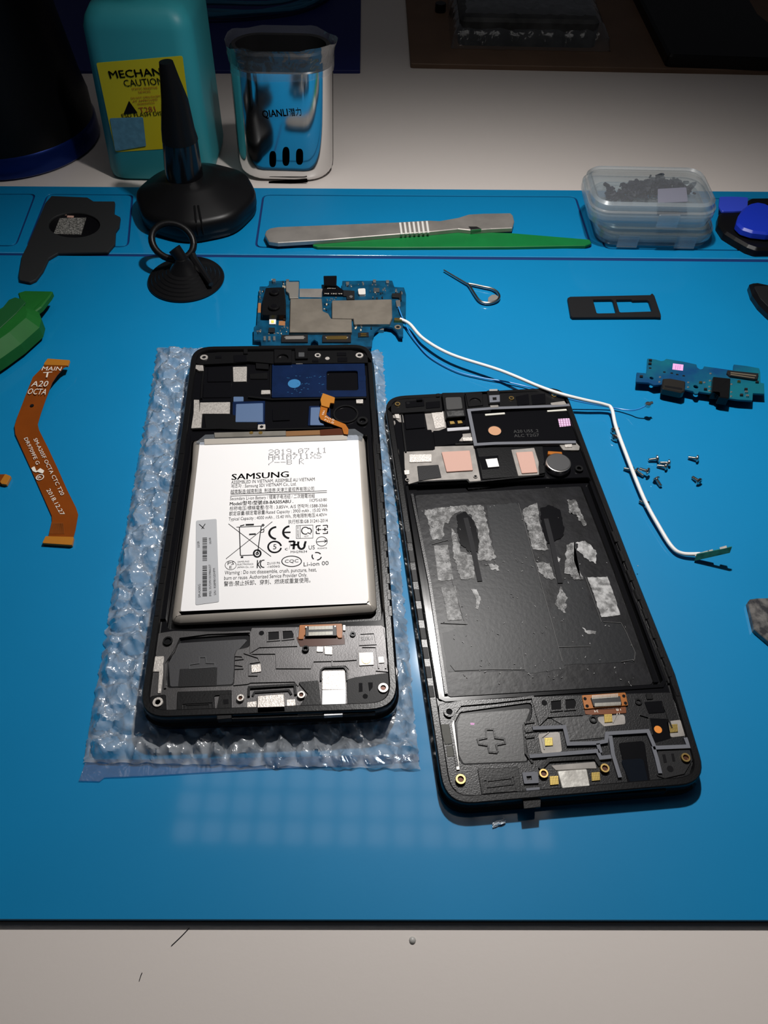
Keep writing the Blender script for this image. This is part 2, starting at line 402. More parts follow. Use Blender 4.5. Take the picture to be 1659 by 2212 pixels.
tag(o, 'brown fibreboard sheet on the desk at the upper right', 'board')
bm = NB(); q = WL('P', [(1365, -40), (1445, 118), (1659, 126), (1760, 124), (1640, 30), (1600, -40)], 8, 3); prism(bm, q, 8, .5, 1.5)
o = build('black_case', bm, M_rub); tag(o, 'black flat case resting on the brown board in the top right corner', 'case')
pk = thing('wrapped_parcel', 'dark parcel in crinkled clear bubble film on the brown board', 'parcel', W('P', 1120, 60, .5))
bm = NB(); prism(bm, rrect(*W('P', 990, 98, .5).to_2d(), *W('P', 1225, -60, .5).to_2d(), 5), 17, .5, 2); build('contents', bm, mat('parcel_contents', (.06, .06, .06), .6, col2=(.02, .02, .02), vscale=60), pk)
bm = NB(); a = W('P', 975, 106, .5); b = W('P', 1242, -80, .5); nx, ny = 60, 60; V = []
for j in range(ny+1):
    for i in range(nx+1):
        u, v = i/nx, j/ny; e = min(u, 1-u, v, 1-v)*9
        z = .8+18*min(1, e)**.5+1.6*noise.noise(Vector((u*22, v*22, 0)))*min(1, e*2)+.8*noise.noise(Vector((u*50, v*50, 3)))*min(1, e)
        V.append(bm.verts.new((a.x+(b.x-a.x)*u+1.5*noise.noise(Vector((v*15, 0, 1))), a.y+(b.y-a.y)*v+1.5*noise.noise(Vector((u*15, 3, 1))), max(.8, z))))
for j in range(ny):
    for i in range(nx): bm.faces.new((V[j*(nx+1)+i], V[j*(nx+1)+i+1], V[(j+1)*(nx+1)+i+1], V[(j+1)*(nx+1)+i]))
build('bubble_film', bm, M_clear, pk, True)
o = disk('rubber_stopper', 'T', 325, 12, 22, 6, .5, M_blk, None); tag(o, 'small black rubber stopper left of the film wrapped parcel', 'stopper')

# ================================================ black cup with blue ring (far left)
cx, cy = -216, W('P', 20, 395, -2.5).y+47
cup = thing('tool_cup', 'tall black cup with a blue metal base ring at the left edge', 'cup', (cx, cy, -2.5))
bm = NB(); lathe(bm, (cx, cy), [(46, -2.5), (47.5, -1), (47.5, 8), (46.5, 9.5)], 64); build('base_ring', bm, M_bl, cup, True, label='blue anodised base ring')
bm = NB(); lathe(bm, (cx, cy), [(46.5, 9.5), (46.8, 20), (45, 30), (42, 60), (40, 95), (39.5, 118), (37, 118), (36, 60), (36, 16)], 64); build('cup_body', bm, M_rub, cup, True)
tl = thing('ridged_tool', 'dark ridged tool handle standing in the black cup', 'tool', (cx+16, cy-14, 16))
p0 = Vector((cx+20, cy-12, 16)); p1 = AY('A', 195, 180, cy-22); p1 = Vector((cx+26, cy-22, 100)); p2 = p1+(p1-p0)*.8
bm = NB(); pts = [p0.lerp(p2, k/60) for k in range(61)]; tube(bm, pts, [6+.5*(k % 2) for k in range(61)], 16); build('handle', bm, mat('dark_green_grip', (.012, .03, .028), .4), tl, True)

# ================================================ teal bottle
Yb = W('P', 340, 393, -2.5).y
fl = AY('P', 233, 385, Yb); frr = AY('P', 458, 385, Yb); xl, xr = fl.x, frr.x
zt_ = AY('P', 290, 38, Yb).z
bot = thing('teal_bottle', 'teal square plastic dispenser bottle with a yellow caution label', 'bottle', ((xl+xr)/2, Yb+26, -2.5))
D = 52; rings = []
tl_ = AY('P', 165, 40, Yb).x; tr_ = AY('P', 407, 40, Yb).x
for z, ins in [(-2.5, 2.5), (-1, .6), (2, 0), (zt_*.5, 0), (zt_-6, 0), (zt_-2, 1.2), (zt_+2, 4), (zt_+4, 9), (zt_+5, 16)]:
    f = max(0, min(1, (z+2.5)/(zt_+2.5))); a = xl+(tl_-xl)*f; b = xr+(tr_-xr)*f
    rings.append([Vector((q.x, q.y, z)) for q in rrect(a+ins, Yb+ins, b-ins, Yb+D-ins, 9-ins*.3, 6)])
bm = NB(); loft(bm, rings); build('bottle_body', bm, M_teal, bot, True)
bm = NB(); lathe(bm, ((tl_+tr_)/2-6, Yb+D/2), [(14, zt_+4), (14, zt_+9), (19, zt_+10), (20, zt_+12), (20, zt_+22), (18, zt_+24)], 40); build('bottle_cap', bm, M_blk, bot, True)
YL = Yb-.15
def lab(pts, m, name, par, dy=0, r=0):
    q = [AY('A', x, y, YL-dy) for x, y in pts]; bm = NB(); p = [Vector((v.x, v.z)) for v in q]
    if r: p = rnd(p, r)
    loft(bm, [[Vector((v.x, YL-dy, v.y)) for v in p], [Vector((v.x, YL-dy+.12, v.y)) for v in p]])
    return build(name, bm, m, par)
lb = lab([(616, 403), (1168, 357), (1240, 940), (738, 974)], M_yel, 'yellow_label', bot, 0, 1)
def vtext(bm, fr, s, a, b, hp, Y):
    p0 = AY(fr, *a, Y); p1 = AY(fr, *b, Y); q = AY(fr, a[0]-(b[1]-a[1])*0, a[1]-hp, Y); ax = (p1-p0).normalized(); up = Vector((-ax.z, 0, ax.x))
    text(bm, s, p0, p1, abs((q-p0).dot(up)), up=up)
bm = NB(); Yt = YL-.25
vtext(bm, 'A', 'MECHANIC', (705, 503), (1115, 478), 48, Yt); vtext(bm, 'A', 'MECHANIC', (707, 501), (1117, 476), 48, Yt); vtext(bm, 'A', 'CAUTION', (798, 555), (1050, 540), 44, Yt)
vtext(bm, 'A', 'ESD FLASH DISP', (783, 755), (1060, 735), 26, Yt)
tri = [AY('A', *p, Yt) for p in [(825, 645), (880, 722), (790, 730)]]; bm.faces.new([bm.verts.new(v) for v in tri])
build('label_print', bm, M_ink, bot)
bm = NB(); vtext(bm, 'A', 'STATIC SENSITIVE', (845, 578), (1010, 568), 14, Yt); vtext(bm, 'A', 'DEVICES', (888, 598), (965, 592), 14, Yt)
vtext(bm, 'A', 'DO NOT OPEN EXCEPT', (840, 636), (1030, 622), 13, Yt); vtext(bm, 'A', 'AT APPROVED', (850, 656), (1010, 643), 13, Yt); vtext(bm, 'A', 'WORKSTATION', (880, 674), (990, 664), 13, Yt)
vtext(bm, 'A', 'T281', (895, 722), (998, 712), 34, Yt); build('red_print', bm, M_redt, bot)
lab([(702, 757), (915, 750), (935, 935), (738, 968)], M_stb, 'seal_sticker', bot, .35, .8)

# ================================================ chrome tool holder
Yh = W('P', 612, 396, -2.5).y
a = AY('P', 508, 375, Yh); b = AY('P', 716, 375, Yh); hx0, hx1 = a.x, b.x
topz = AY('P', 600, 160, Yh).z; tz2 = AY('P', 600, 119, Yh).z; hd = max(28, W('P', 600, 76, tz2).y-Yh)
a2 = AY('P', 489, 165, Yh).x; b2 = AY('P', 716, 165, Yh).x
hol = thing('chrome_tool_holder', 'polished metal tool pot with three oval slots and black rim', 'tool holder', ((hx0+hx1)/2, Yh+hd/2, -2.5))
rings = []
def hring(z, ins, r=15):
    f = (z+2.5)/(topz+2.5); xa = hx0+(a2-hx0)*f; xb = hx1+(b2-hx1)*f
    return [Vector((q.x, q.y, z)) for q in rrect(xa+ins, Yh+ins, xb-ins, Yh+hd-ins, max(3, r-ins), 8)]
bm = NB(); loft(bm, [hring(-2.5, 4), hring(-1.2, 1.6), hring(1.5, .3), hring(5, 0), hring(topz*.5, 0), hring(topz, 0), hring(topz+.6, 1), hring(topz, 2), hring(10, 2.5), hring(8, 3)], True, True); build('pot_body', bm, M_chrome, hol, True)
bm = NB(); loft(bm, [hring(topz-6, 1.9), hring(topz+.4, .9), hring(tz2-1, .6), hring(tz2, 1.4), hring(tz2-.3, 3.2), hring(topz-6, 4), hring(10, 5)], False, True); build('black_liner', bm, M_blkm, hol, True)
for (x, y, ww, hh) in [(355, 878, 19, 44), (428, 863, 20, 52), (503, 865, 20, 44)]:
    bm = NB(); ps = []
    for k in range(24):
        an = k/24*2*math.pi; ex = abs(math.cos(an))**.8*math.copysign(1, math.cos(an)); ez = abs(math.sin(an))**.6*math.copysign(1, math.sin(an))
        ps.append(AY('B', x+ww*ex, y-hh*ez, Yh-.15))
    f = bm.faces.new([bm.verts.new(v) for v in ps]); bmesh.ops.solidify(bm, geom=[f], thickness=.4); build('oval_slot', bm, M_blkg, hol)
bm = NB(); vtext(bm, 'B', 'QIANLI', (300, 650), (440, 640), 40, Yh-.2); vtext(bm, 'B', 'QIANLI', (302, 649), (441, 639), 38, Yh-.2); vtext(bm, 'B', '潜力', (448, 640), (515, 634), 34, Yh-.2)
build('engraved_logo', bm, M_ink, hol)
ps = [AY('B', *p, Yh-.3) for p in [(333, 1000), (545, 984), (548, 1006), (333, 1022)]]
bm = NB(); f = bm.faces.new([bm.verts.new(v) for v in ps]); bmesh.ops.solidify(bm, geom=[f], thickness=1); build('base_notch', bm, M_grey, hol)
bm = NB(); R_ = [hring(topz-3, -.3), hring(topz, -.5), hring(topz+5, -.6), hring(tz2-1, -1.0), hring(tz2+2, -2)]
for r in R_[:1]+R_[1:]:
    for i, v in enumerate(r): n_ = noise.noise(v*.15); v.x += n_*1.3; v.y += n_*.8; v.z += noise.noise(v*.1+Vector((5, 5, 5)))*2
loft(bm, R_, False, False); build('protective_film', bm, M_clear, hol, True)

# ================================================ black blower / nozzle stand
c = W('P', 409, 528, 0); R = 29.5; bx, by = c.x, c.y+R
Hn = AY('P', 395, 400, by).z
bl = thing('rubber_dust_blower', 'black rubber stand with a tall tapered nozzle on a faceted round base', 'dust blower', (bx, by, 0))
bm = NB(); rings = []
def fac(r, z, k=.014): return [Vector((bx+r*(1+k*math.cos(8*a_))*math.cos(a_), by+r*(1+k*math.cos(8*a_))*math.sin(a_), z)) for a_ in [i/64*2*math.pi for i in range(64)]]
loft(bm, [fac(R-2.0, 0), fac(R-.6, 1.2), fac(R-.4, 3.5), fac(R-.4, 4.2), fac(R-.1, 4.6), fac(R-.1, 8.5), fac(R-.7, 10.4), fac(R-2.6, 11.6), fac(R*.68, 14.6), fac(R*.48, 18, 0), fac(R*.36, 19.6, 0)]); build('blower_base', bm, M_rub, bl, 50)
for k in (0, 1, 2, 3):
    a_ = math.radians((-90+10, -90+15, 90+10, 90+15)[k]); bm = NB()
    tube(bm, [Vector((bx+rr_*math.cos(a_), by+rr_*math.sin(a_), z_)) for rr_, z_ in ((R+.1, 4.8), (R+.1, 8.5), (R-2.3, 11.8), (R*.69, 14.8))], .5, 6); build('grip_rib', bm, M_rub, bl, True)
n0 = AY('A', 1195, 1190, by); n1 = AY('A', 1170, 1060, by); n2 = AY('A', 1150, 880, by); n3 = AY('A', 1118, 640, by); n4 = AY('A', 1085, 500, by); n5 = AY('A', 1062, 395, by)
def wr(x0, x1, y): return (AY('A', x1, y, by).x-AY('A', x0, y, by).x)/2
bm = NB(); tube(bm, [n0, n1, n2], [wr(1065, 1300, 1150), wr(1050, 1285, 1050), wr(1035, 1255, 880)], 32); build('neck', bm, M_blkg, bl, 50)
bm = NB(); tube(bm, [n2+Vector((0, 0, -1)), n2+Vector((0, 0, 4)), n3, n4, n5], [wr(1030, 1258, 870), wr(1030, 1240, 830), wr(1020, 1190, 640), wr(1018, 1140, 500), wr(1020, 1110, 395)], 32); build('nozzle', bm, M_rub, bl, 50)
# ================================================ suction cup with pull ring
c0 = W('P', 388, 655, 0); R = (W('P', 471, 612, 1)-W('P', 305, 612, 1)).length/2; sx, sy = c0.x, c0.y+R
suc = thing('suction_cup', 'black rubber suction cup with a pull ring in front of the dust blower', 'suction cup', (sx, sy, 0))
bm = NB(); pr = [(R-.6, 0), (R, .5)]
for k in range(7): r_ = R*(1-k*.105); z = .8+k*.85; pr += [(r_, z), (r_-.35, z+.45)]
pr += [(R*.26, 8.4), (R*.2, 10), (R*.16, 11.5)]
lathe(bm, (sx, sy), pr, 56); build('cup', bm, mat('glossy_black_rubber', (.005, .005, .0055), .26, spec=.5), suc, 30)
bm = NB(); tube(bm, [Vector((sx+.5, sy, 8)), Vector((sx-1, sy+1, 12)), Vector((sx-3, sy+2, 15))], [3.2, 2.8, 3], 16); build('stem', bm, M_rub, suc, True)
bm = NB(); pts = []
yy = sy+6
for k in range(33):
    a_ = k/32*2*math.pi; c_ = W('A', 1105, 1545, 14); pts.append(Vector((c_.x+9.3*math.cos(a_), c_.y+6.5*math.sin(a_), 14+5*math.sin(a_)-1.5*math.cos(a_))))
tube(bm, pts, 1.6, 10, False); build('pull_ring', bm, M_rub, suc, True)
bm = NB(); tube(bm, [W('A', 1220, 1600, 11), W('A', 1240, 1660, 8), W('A', 1350, 1820, 4.5)], [1.5, 2, 1.2], 8); build('release_tab', bm, M_rub, suc, True)

# ================================================ grey bracket with round window
br = thing('camera_bracket', 'charcoal bracket plate with a lens shaped opening in the left tray', 'bracket', W('A', 400, 1450, -.9))
bm = NB(); outl = WL('A', [(330, 1255), (560, 1265), (600, 1290), (735, 1290), (730, 1370), (770, 1390), (762, 1450), (740, 1480), (735, 1560), (690, 1612), (560, 1615), (370, 1620), (310, 1655), (275, 1730), (230, 1790), (190, 1808), (125, 1795), (120, 1760), (140, 1640), (175, 1570), (240, 1420), (290, 1300)], 1.4, .8)
ell = [W('A', 475+165*math.cos(k/28*2*math.pi), 1442+80*math.sin(k/28*2*math.pi), 1.4).to_2d() for k in range(28)]
M_char = mat('charcoal_sheet', (.016, .017, .018), .6, spec=.3, bump=.4, bscale=1000)
holed(bm, [outl, ell], 1.6, .1, .2); build('bracket_plate', bm, M_char, br)
bm = NB(); prism(bm, [W('A', 475+185*math.cos(k/28*2*math.pi), 1442+95*math.sin(k/28*2*math.pi), .6).to_2d() for k in range(28)], .6, .1, 0); build('opening_floor', bm, M_blkg, br)
M_gl = mat('glittering_grey_label', (.34, .33, .31), .45, metal=.3, col2=(.07, .07, .065), vscale=1300)
slab('silver_label', 'A', [(382, 1396), (552, 1392), (518, 1500), (343, 1495)], .85, .6, M_gl, br, .3, .03)
slab('pink_mark', 'A', [(383, 1362), (428, 1364), (426, 1376), (382, 1374)], .8, .6, M_pink, br)
slab('pink_mark', 'A', [(430, 1378), (472, 1380), (470, 1392), (428, 1390)], .8, .6, M_pink, br)

# ================================================ scalpel handle + green spudger
o = slab('green_spudger', 'P', [(674, 520), (676, 530), (685, 533), (850, 534), (1100, 533), (1265, 530), (1278, 525), (1274, 517), (1105, 503), (1000, 500), (860, 503), (750, 512)], 1.6, 0, M_green, None, .8, .3)
tag(o, 'long green plastic pry stick under the steel handle', 'pry tool')
sc = thing('scalpel_handle', 'brushed steel flat handle with a ridged grip in the tray', 'scalpel handle', W('P', 840, 500, 1.7))
slab('handle', 'P', [(572, 506), (575, 498), (583, 493), (600, 490), (857, 480), (924, 476), (950, 477), (990, 470), (1012, 463), (1045, 461), (1103, 460), (1108, 465), (1111, 478), (1107, 492), (1060, 494), (1020, 497), (990, 494), (930, 500), (860, 505), (700, 518), (600, 524), (580, 521)], 3.8, 1.7, M_brush, sc, .5, .3)
for k in range(7):
    x = 862+k*9.6; y = 480.5-k*.55; slab('grip_ridge', 'P', [(x, y), (x+4.6, y-.2), (x+8, y+24), (x+3.4, y+24.3)], 4.3, 3.7, mat('bright_ridge', (.8, .78, .74), .35, metal=.2), sc, 0, .1)
slab('blade_mount', 'P', [(1012, 489), (1030, 489), (1040, 494), (1018, 496)], 4.4, 3.7, M_steel, sc)

# ================================================ plastic boxes
def boxc(label, fr, xL, xR, yfb, yft, ytopfl, back_y, z0, tag_, zt, yfY, yB, xl2, xr2):
    pass
Yf = W('C', 1000, 1487, 0).y
zl0 = -.9
def clearbox(label, Yf, x0, x1, z0, z1, D, rad=7, latch=()):
    t = thing('clear_plastic_box', label, 'plastic box', ((x0+x1)/2, Yf+D/2, z0), 'frosted plastic boxes stacked at the tray')
    zm = z0+(z1-z0)*.52; th = 1.0
    def rr(ins, z, r=rad): return [Vector((q.x, q.y, z)) for q in rrect(x0+ins, Yf+ins, x1-ins, Yf+D-ins, max(1.5, r-ins), 6)]
    bm = NB(); loft(bm, [rr(2.4, z0), rr(.8, z0+1), rr(.1, zm-2.5), rr(-.6, zm-2), rr(-.6, zm-.2), rr(.8, zm-.2), rr(1.6, z0+2.2), rr(3, z0+1.4)]); build('box_tray', bm, M_frost, t, True)
    bm = NB(); loft(bm, [rr(.8, zm+.1), rr(-.6, zm+.1), rr(-.6, zm+1.8), rr(.5, zm+2.3), rr(.7, z1-1.2), rr(2.0, z1), rr(3.2, z1-1), rr(1.8, z1-2), rr(1.6, zm+2)], True and False, True); build('box_lid', bm, M_frost, t, True)
    for lx in latch:
        bm = NB(); prism(bm, rrect(lx-5, Yf-1.7, lx+5, Yf-.6, .4, 2), zm+2, zm-4.5, .3); build('latch', bm, M_frost, t, True)
    return t
lx0 = AY('C', 655, 1400, Yf).x; lx1 = AY('C', 1352, 1400, Yf).x; z1 = AY('C', 1000, 1362, Yf).z
clearbox('frosted plastic box at the bottom of the stack of two', Yf, lx0, lx1, 0.02, z1, 44, 9, (lx0+14, lx1-14))
Yu = Yf-3.0
ux0 = AY('C', 612, 1260, Yu).x; ux1 = AY('C', 1384, 1240, Yu).x; zu1 = AY('C', 1000, 1225, Yu).z; bk = W('C', 900, 985, zu1).y
ub = clearbox('frosted plastic box of dark flakes on top of the stack', Yu, ux0, ux1, z1+.6, zu1, bk-Yu, 9, (ux0+36,))
fk = thing('dark_flakes', 'heap of tiny dark screws and flakes inside the upper plastic box', 'flakes', ((ux0+ux1)/2, Yu+20, z1+2)); bm = NB()
fz = z1+2.6
for k in range(520):
    u = random.gauss(0, .30); v = random.gauss(0, .2)
    if abs(u) > .62 or abs(v) > .5: continue
    c = W('C', 960+u*430, 1120-(v*110)+u*-25, fz+3); hgt = max(0, 5*(1-abs(u)*1.6))*random.random()
    s = random.uniform(.9, 2.2); mtx = Matrix.Translation((c.x, c.y, fz+hgt+.8)) @ Matrix.Rotation(random.random()*6, 4, (random.random(), random.random(), random.random()+.1)) @ Matrix.Diagonal((s, s*.4, s*.4, 1))
    bmesh.ops.create_cube(bm, size=1.6, matrix=mtx)
for v in bm.verts: v.co = v.co
me_fk = build('flake_heap', bm, M_flake, fk)
bpy.data.objects.remove(fk); me_fk.parent = None; me_fk.location = Vector(((ux0+ux1)/2, Yu+20, z1+2))*MM
me_fk.name = 'dark_flakes'; tag(me_fk, 'heap of tiny dark flakes seen inside the upper plastic box', 'flakes', kind='stuff')
o = slab('paper_label', 'C', [(1000, 1130), (1170, 1120), (1180, 1205), (1000, 1212)], zu1-4.2, zu1-4.6, M_lav, None, .5, .05); tag(o, 'lavender paper slip inside the upper plastic box', 'paper slip')

# ================================================ picks and black objects on the right
o = slab('black_tray_tool', 'N', [(380, 590), (395, 430), (560, 410), (730, 420), (865, 330), (865, 195), (1172, 190), (1500, 200), (1600, 1015), (1172, 1010), (1000, 1012), (850, 960), (640, 840), (480, 740)], 4.5, 0, M_rub, None, 3, 1.2)
tag(o, 'black rounded rubber tool under the blue picks at the right edge', 'tool')
o = slab('opening_pick', 'N', [(405, 180), (620, 178), (858, 190), (850, 330), (800, 400), (640, 412), (440, 415), (390, 330)], 5.6, 4.6, M_pick2, None, 1.2, .2)
tag(o, 'flat violet blue opening pick lying beside the plastic boxes', 'opening pick', 'blue opening picks')
bm = NB(); q = WL('N', [(670, 600), (700, 480), (780, 360), (880, 290), (1000, 265), (1130, 290), (1300, 380), (1400, 600), (1300, 760), (1160, 770), (930, 745), (760, 690)], 9, 3)
q = ccw(q); top = [Vector((v.x, v.y, 9.2)) for v in q]; n_ = len(q); prism(bm, q, 9.2, 5.7, 1.0)
o = build('opening_pick', bm, M_pick, None, True); tag(o, 'thick deep blue rounded opening pick on the black tool', 'opening pick', 'blue opening picks')
bp = thing('glossy_black_part', 'pointed glossy black part with a polished rim cut by the right edge', 'part', W('N', 1100, 1750, 0))
slab('rim', 'N', [(875, 1545), (1000, 1535), (1172, 1570), (1500, 1640), (1500, 2200), (1300, 2120), (1172, 2010), (1040, 1880), (930, 1720)], 3.5, 0, M_blkg, bp, 2, 1.1)
slab('face_plate', 'N', [(945, 1605), (1172, 1600), (1480, 1650), (1480, 2080), (1300, 2020), (1172, 1925), (1050, 1800)], 4.0, 3.4, M_blkm, bp, 1.5, .2)
o = slab('scratched_metal_plate', 'M', [(1470, 1575), (1490, 1550), (1560, 1540), (1700, 1537), (2000, 1540), (2000, 2300), (1800, 2080), (1660, 1945), (1530, 1835)], 2.0, 0, mat('scratched_dark_metal', (.045, .045, .05), .4, metal=.5, bump=.8, bscale=700, col2=(.20, .19, .18), vscale=380), None, .6, .25)
tag(o, 'scratched dark metal plate cut off by the right edge below the antenna', 'metal plate')

# ================================================ SIM ejector pin, SIM tray
se = thing('ejector_pin', 'teardrop wire SIM ejector pin above the white cable', 'ejector pin', W('O', 1000, 650, 0))
bm = NB(); tube(bm, [W('O', 265, 215, 1.2), W('O', 500, 355, 1.2), W('O', 735, 495, 1.2)], [.35, .42, .5], 8); build('pin', bm, M_steel, se, True)
bm = NB(); lp = [(745, 490), (870, 510), (1050, 550), (1210, 585), (1320, 650), (1370, 740), (1330, 820), (1200, 868), (1060, 865), (960, 810), (880, 700), (800, 570), (745, 490)]
tube(bm, spline([W('O', *p, 1.2) for p in lp], 4), .62, 8, False); build('wire_loop', bm, M_steel, se, True)
slab('emblem', 'O', [(1140, 850), (1150, 760), (1220, 705), (1300, 700), (1350, 740), (1330, 810), (1240, 860)], 1.4, .8, M_brush, se, .5, .1)
bm = NB(); zt = 1.5
hole1 = WL('C', [(612, 1792), (730, 1790), (752, 1872), (635, 1874)], zt, .8); hole2 = WL('C', [(750, 1792), (845, 1790), (850, 1796), (945, 1794), (968, 1862), (772, 1868)], zt, .8)
holed(bm, [WL('C', [(460, 1782), (475, 1774), (955, 1764), (966, 1752), (980, 1768), (1018, 1880), (1020, 1898), (985, 1896), (490, 1898), (478, 1888)], zt, .5), hole1, hole2], zt, .1, .15)
o = build('sim_tray', bm, M_blkm); tag(o, 'black SIM card tray with two square openings on the blue mat', 'SIM tray')

# ================================================ green clip tool (left)
gt = thing('green_pry_tool', 'chunky green plastic pry tool pointing in from the left edge', 'pry tool', W('L', 150, 250, 0))
M_g1 = M_green2
def fan(bm, A, Bv):  # loft two polylines
    r1 = [bm.verts.new(v) for v in A]; r2 = [bm.verts.new(v) for v in Bv]
    for i in range(len(A)-1): bm.faces.new((r1[i], r1[i+1], r2[i+1], r2[i]))
slab('blade', 'L', [(140, 118), (200, 100), (420, 104), (400, 140), (330, 230), (200, 330)], 8, 5.6, M_g1, gt, .6, .5)
bm = NB()
P1 = WL('L', [(-420, 440), (-160, 290), (0, 200), (90, 142), (160, 140), (225, 170), (285, 215), (305, 270), (288, 335), (140, 465), (0, 565), (-250, 730), (-560, 900)], 11, 0)
P1 = ccw(P1); cN = sum((v for v in P1), Vector((0, 0)))/len(P1)
base = [Vector((v.x, v.y, 2)) for v in P1]; mid = [Vector((v.x, v.y, 7)) for v in P1]
topl = [Vector((v.x, v.y, 11.5)) for v in inset(P1, 4.2)]
loft(bm, [base, mid, topl]); build('handle', bm, M_g1, gt)
slab('recessed_face', 'L', [(-200, 400), (0, 262), (70, 175), (120, 155), (180, 170), (205, 195), (130, 280), (0, 400), (-260, 600)], 11.8, 11.3, mat('dark_green_plastic', (.006, .075, .018), .5), gt, .5, .1)
slab('rest_foot', 'L', [(-300, 600), (-100, 480), (0, 400), (60, 440), (-60, 540), (-300, 700)], 3, 0, M_g1, gt)

# ================================================ flex cables (left)
fx = thing('flex_cable', 'long bent orange flat display cable with white lettering', 'ribbon cable', W('L', 300, 1300, 0))
LE = [(352, 690, 4.5), (330, 722, 5), (262, 790, 4.6), (225, 880, 3.6), (180, 1000, 2.4), (140, 1100, 1.6), (116, 1180, 1.1), (122, 1245, .9), (180, 1375, .7), (250, 1530, .6), (330, 1710, .6), (412, 1895, .6), (414, 1935, .6), (392, 2030, .8), (385, 2062, .9)]
RE = [(540, 700, 4.5), (508, 715, 5), (455, 775, 4.6), (415, 835, 3.6), (365, 965, 2.4), (325, 1080, 1.6), (300, 1165, 1.1), (310, 1210, .9), (385, 1360, .7), (460, 1520, .6), (535, 1690, .6), (605, 1830, .6), (622, 1885, .6), (600, 2010, .8), (585, 2065, .9)]
bm = NB(); A = [W('L', *p) for p in LE]; Bq = [W('L', *p) for p in RE]; dz = Vector((0, 0, -.25))
ra = [bm.verts.new(v) for v in A]; rb = [bm.verts.new(v) for v in Bq]; rc = [bm.verts.new(v+dz) for v in Bq]; rd = [bm.verts.new(v+dz) for v in A]
for i in range(len(A)-1):
    for p, q in ((ra, rb), (rb, rc), (rc, rd), (rd, ra)): bm.faces.new((p[i], p[i+1], q[i+1], q[i]))
bm.faces.new((ra[0], rb[0], rc[0], rd[0])); bm.faces.new((ra[-1], rb[-1], rc[-1], rd[-1])); build('ribbon', bm, M_flexb, fx)
slab('end_connector', 'L', [(378, 642), (556, 655), (540, 699), (350, 693), (350, 680)], 4.9, 4.0, M_flexe, fx, .4, .1)
slab('end_connector', 'L', [(362, 2056), (586, 2062), (572, 2128), (335, 2112)], 1.5, .3, M_flexe, fx, .4, .1)
bm = NB()
ptext(bm, 'L', 'MAIN', (330, 738), (482, 740), 32, 5.15); ptext(bm, 'L', 'T', (335, 795), (408, 790), 42, 4.9)
ptext(bm, 'L', 'A20', (245, 865), (375, 866), 45, 4.1); ptext(bm, 'L', 'OCTA', (213, 925), (362, 930), 45, 3.6)
ptext(bm, 'L', 'SM-A205F OCTA CTC T20', (265, 1285), (485, 1735), 30, 1.0); ptext(bm, 'L', 'DR9709FE G', (190, 1280), (290, 1490), 30, 1.15)
ptext(bm, 'L', '2018.12.27', (368, 1690), (485, 1895), 34, .8)
build('white_lettering', bm, M_whp, fx)
bm = NB(); q = [(248, 1515), (275, 1500), (290, 1540), (320, 1515), (352, 1535), (340, 1560), (300, 1545), (285, 1550), (262, 1540)]
prism(bm, WL('L', q, .95, .3), .95, .9, 0); holed(bm, [circ('L', 318, 1588, 32, .95), circ('L', 318, 1588, 25, .95)], .95, .9, 0); ptext(bm, 'L', 'a', (300, 1600), (330, 1588), 22, .96); build('maker_mark', bm, M_whp, fx)
disk('locating_hole', 'L', 254, 1016, 15, 2.45, 2.3, M_ink, fx, 0)
bm = NB()
for k in range(11): stroke(bm, [W('L', 420+k*8, 1950, 1.0).to_2d(), W('L', 400+k*11, 2040, 1.0).to_2d()], .12, 1.05, .9)
build('copper_traces', bm, mat('trace_line', (.2, .06, .01), .4), fx)
fb = thing('flex_cable', 'second short orange cable end cut off by the left edge', 'ribbon cable', W('L', 20, 1600, 0))
slab('ribbon', 'L', [(-200, 1570), (45, 1562), (40, 1645), (-200, 1640)], .8, .2, M_flexb, fb); slab('end_connector', 'L', [(40, 1560), (85, 1578), (50, 1646), (10, 1640), (0, 1625)], 1.4, .2, M_flexe, fb, .3, .1)

# ================================================ bubble wrap
bw = thing('bubble_wrap', 'crinkled clear bubble wrap sheet under the left phone', 'bubble wrap', W('P', 560, 1300, 0))
c00 = W('P', 335, 748, 1); c10 = W('P', 826, 752, 1); c01 = W('P', 186, 1646, 1); c11 = W('P', 905, 1634, 1)
rail = [(748, 340, 826), (860, 322, 834), (1000, 296, 846), (1150, 270, 862), (1250, 246, 868), (1400, 222, 884), (1520, 200, 893), (1640, 180, 905)]
pp = WL('P', [(404, 815), (386, 976), (330, 1320), (305, 1525), (320, 1560), (860, 1545), (864, 1480), (823, 976), (806, 770), (430, 762)], 5)
def inpoly(x, y, P):
    r = False; j = len(P)-1
    for i in range(len(P)):
        if (P[i].y > y) != (P[j].y > y) and x < (P[j].x-P[i].x)*(y-P[i].y)/(P[j].y-P[i].y)+P[i].x: r = not r
        j = i
    return r
def dpoly(x, y, P):
    d = 1e9; p = Vector((x, y))
    for i in range(len(P)):
        a, b = P[i-1], P[i]; ab = b-a; t = max(0, min(1, (p-a).dot(ab)/max(1e-9, ab.length_squared))); d = min(d, (p-(a+ab*t)).length)
    return d
nx, ny = 190, 300; V = []; bm = NB()
Lf = [W('P', r[1], r[0], 1) for r in rail]; Rf = [W('P', r[2], r[0], 1) for r in rail]
def railat(R_, y):
    for i in range(len(R_)-1):
        if R_[i].y >= y >= R_[i+1].y or i == len(R_)-2:
            t = (R_[i].y-y)/(R_[i].y-R_[i+1].y); return R_[i].x+(R_[i+1].x-R_[i].x)*t
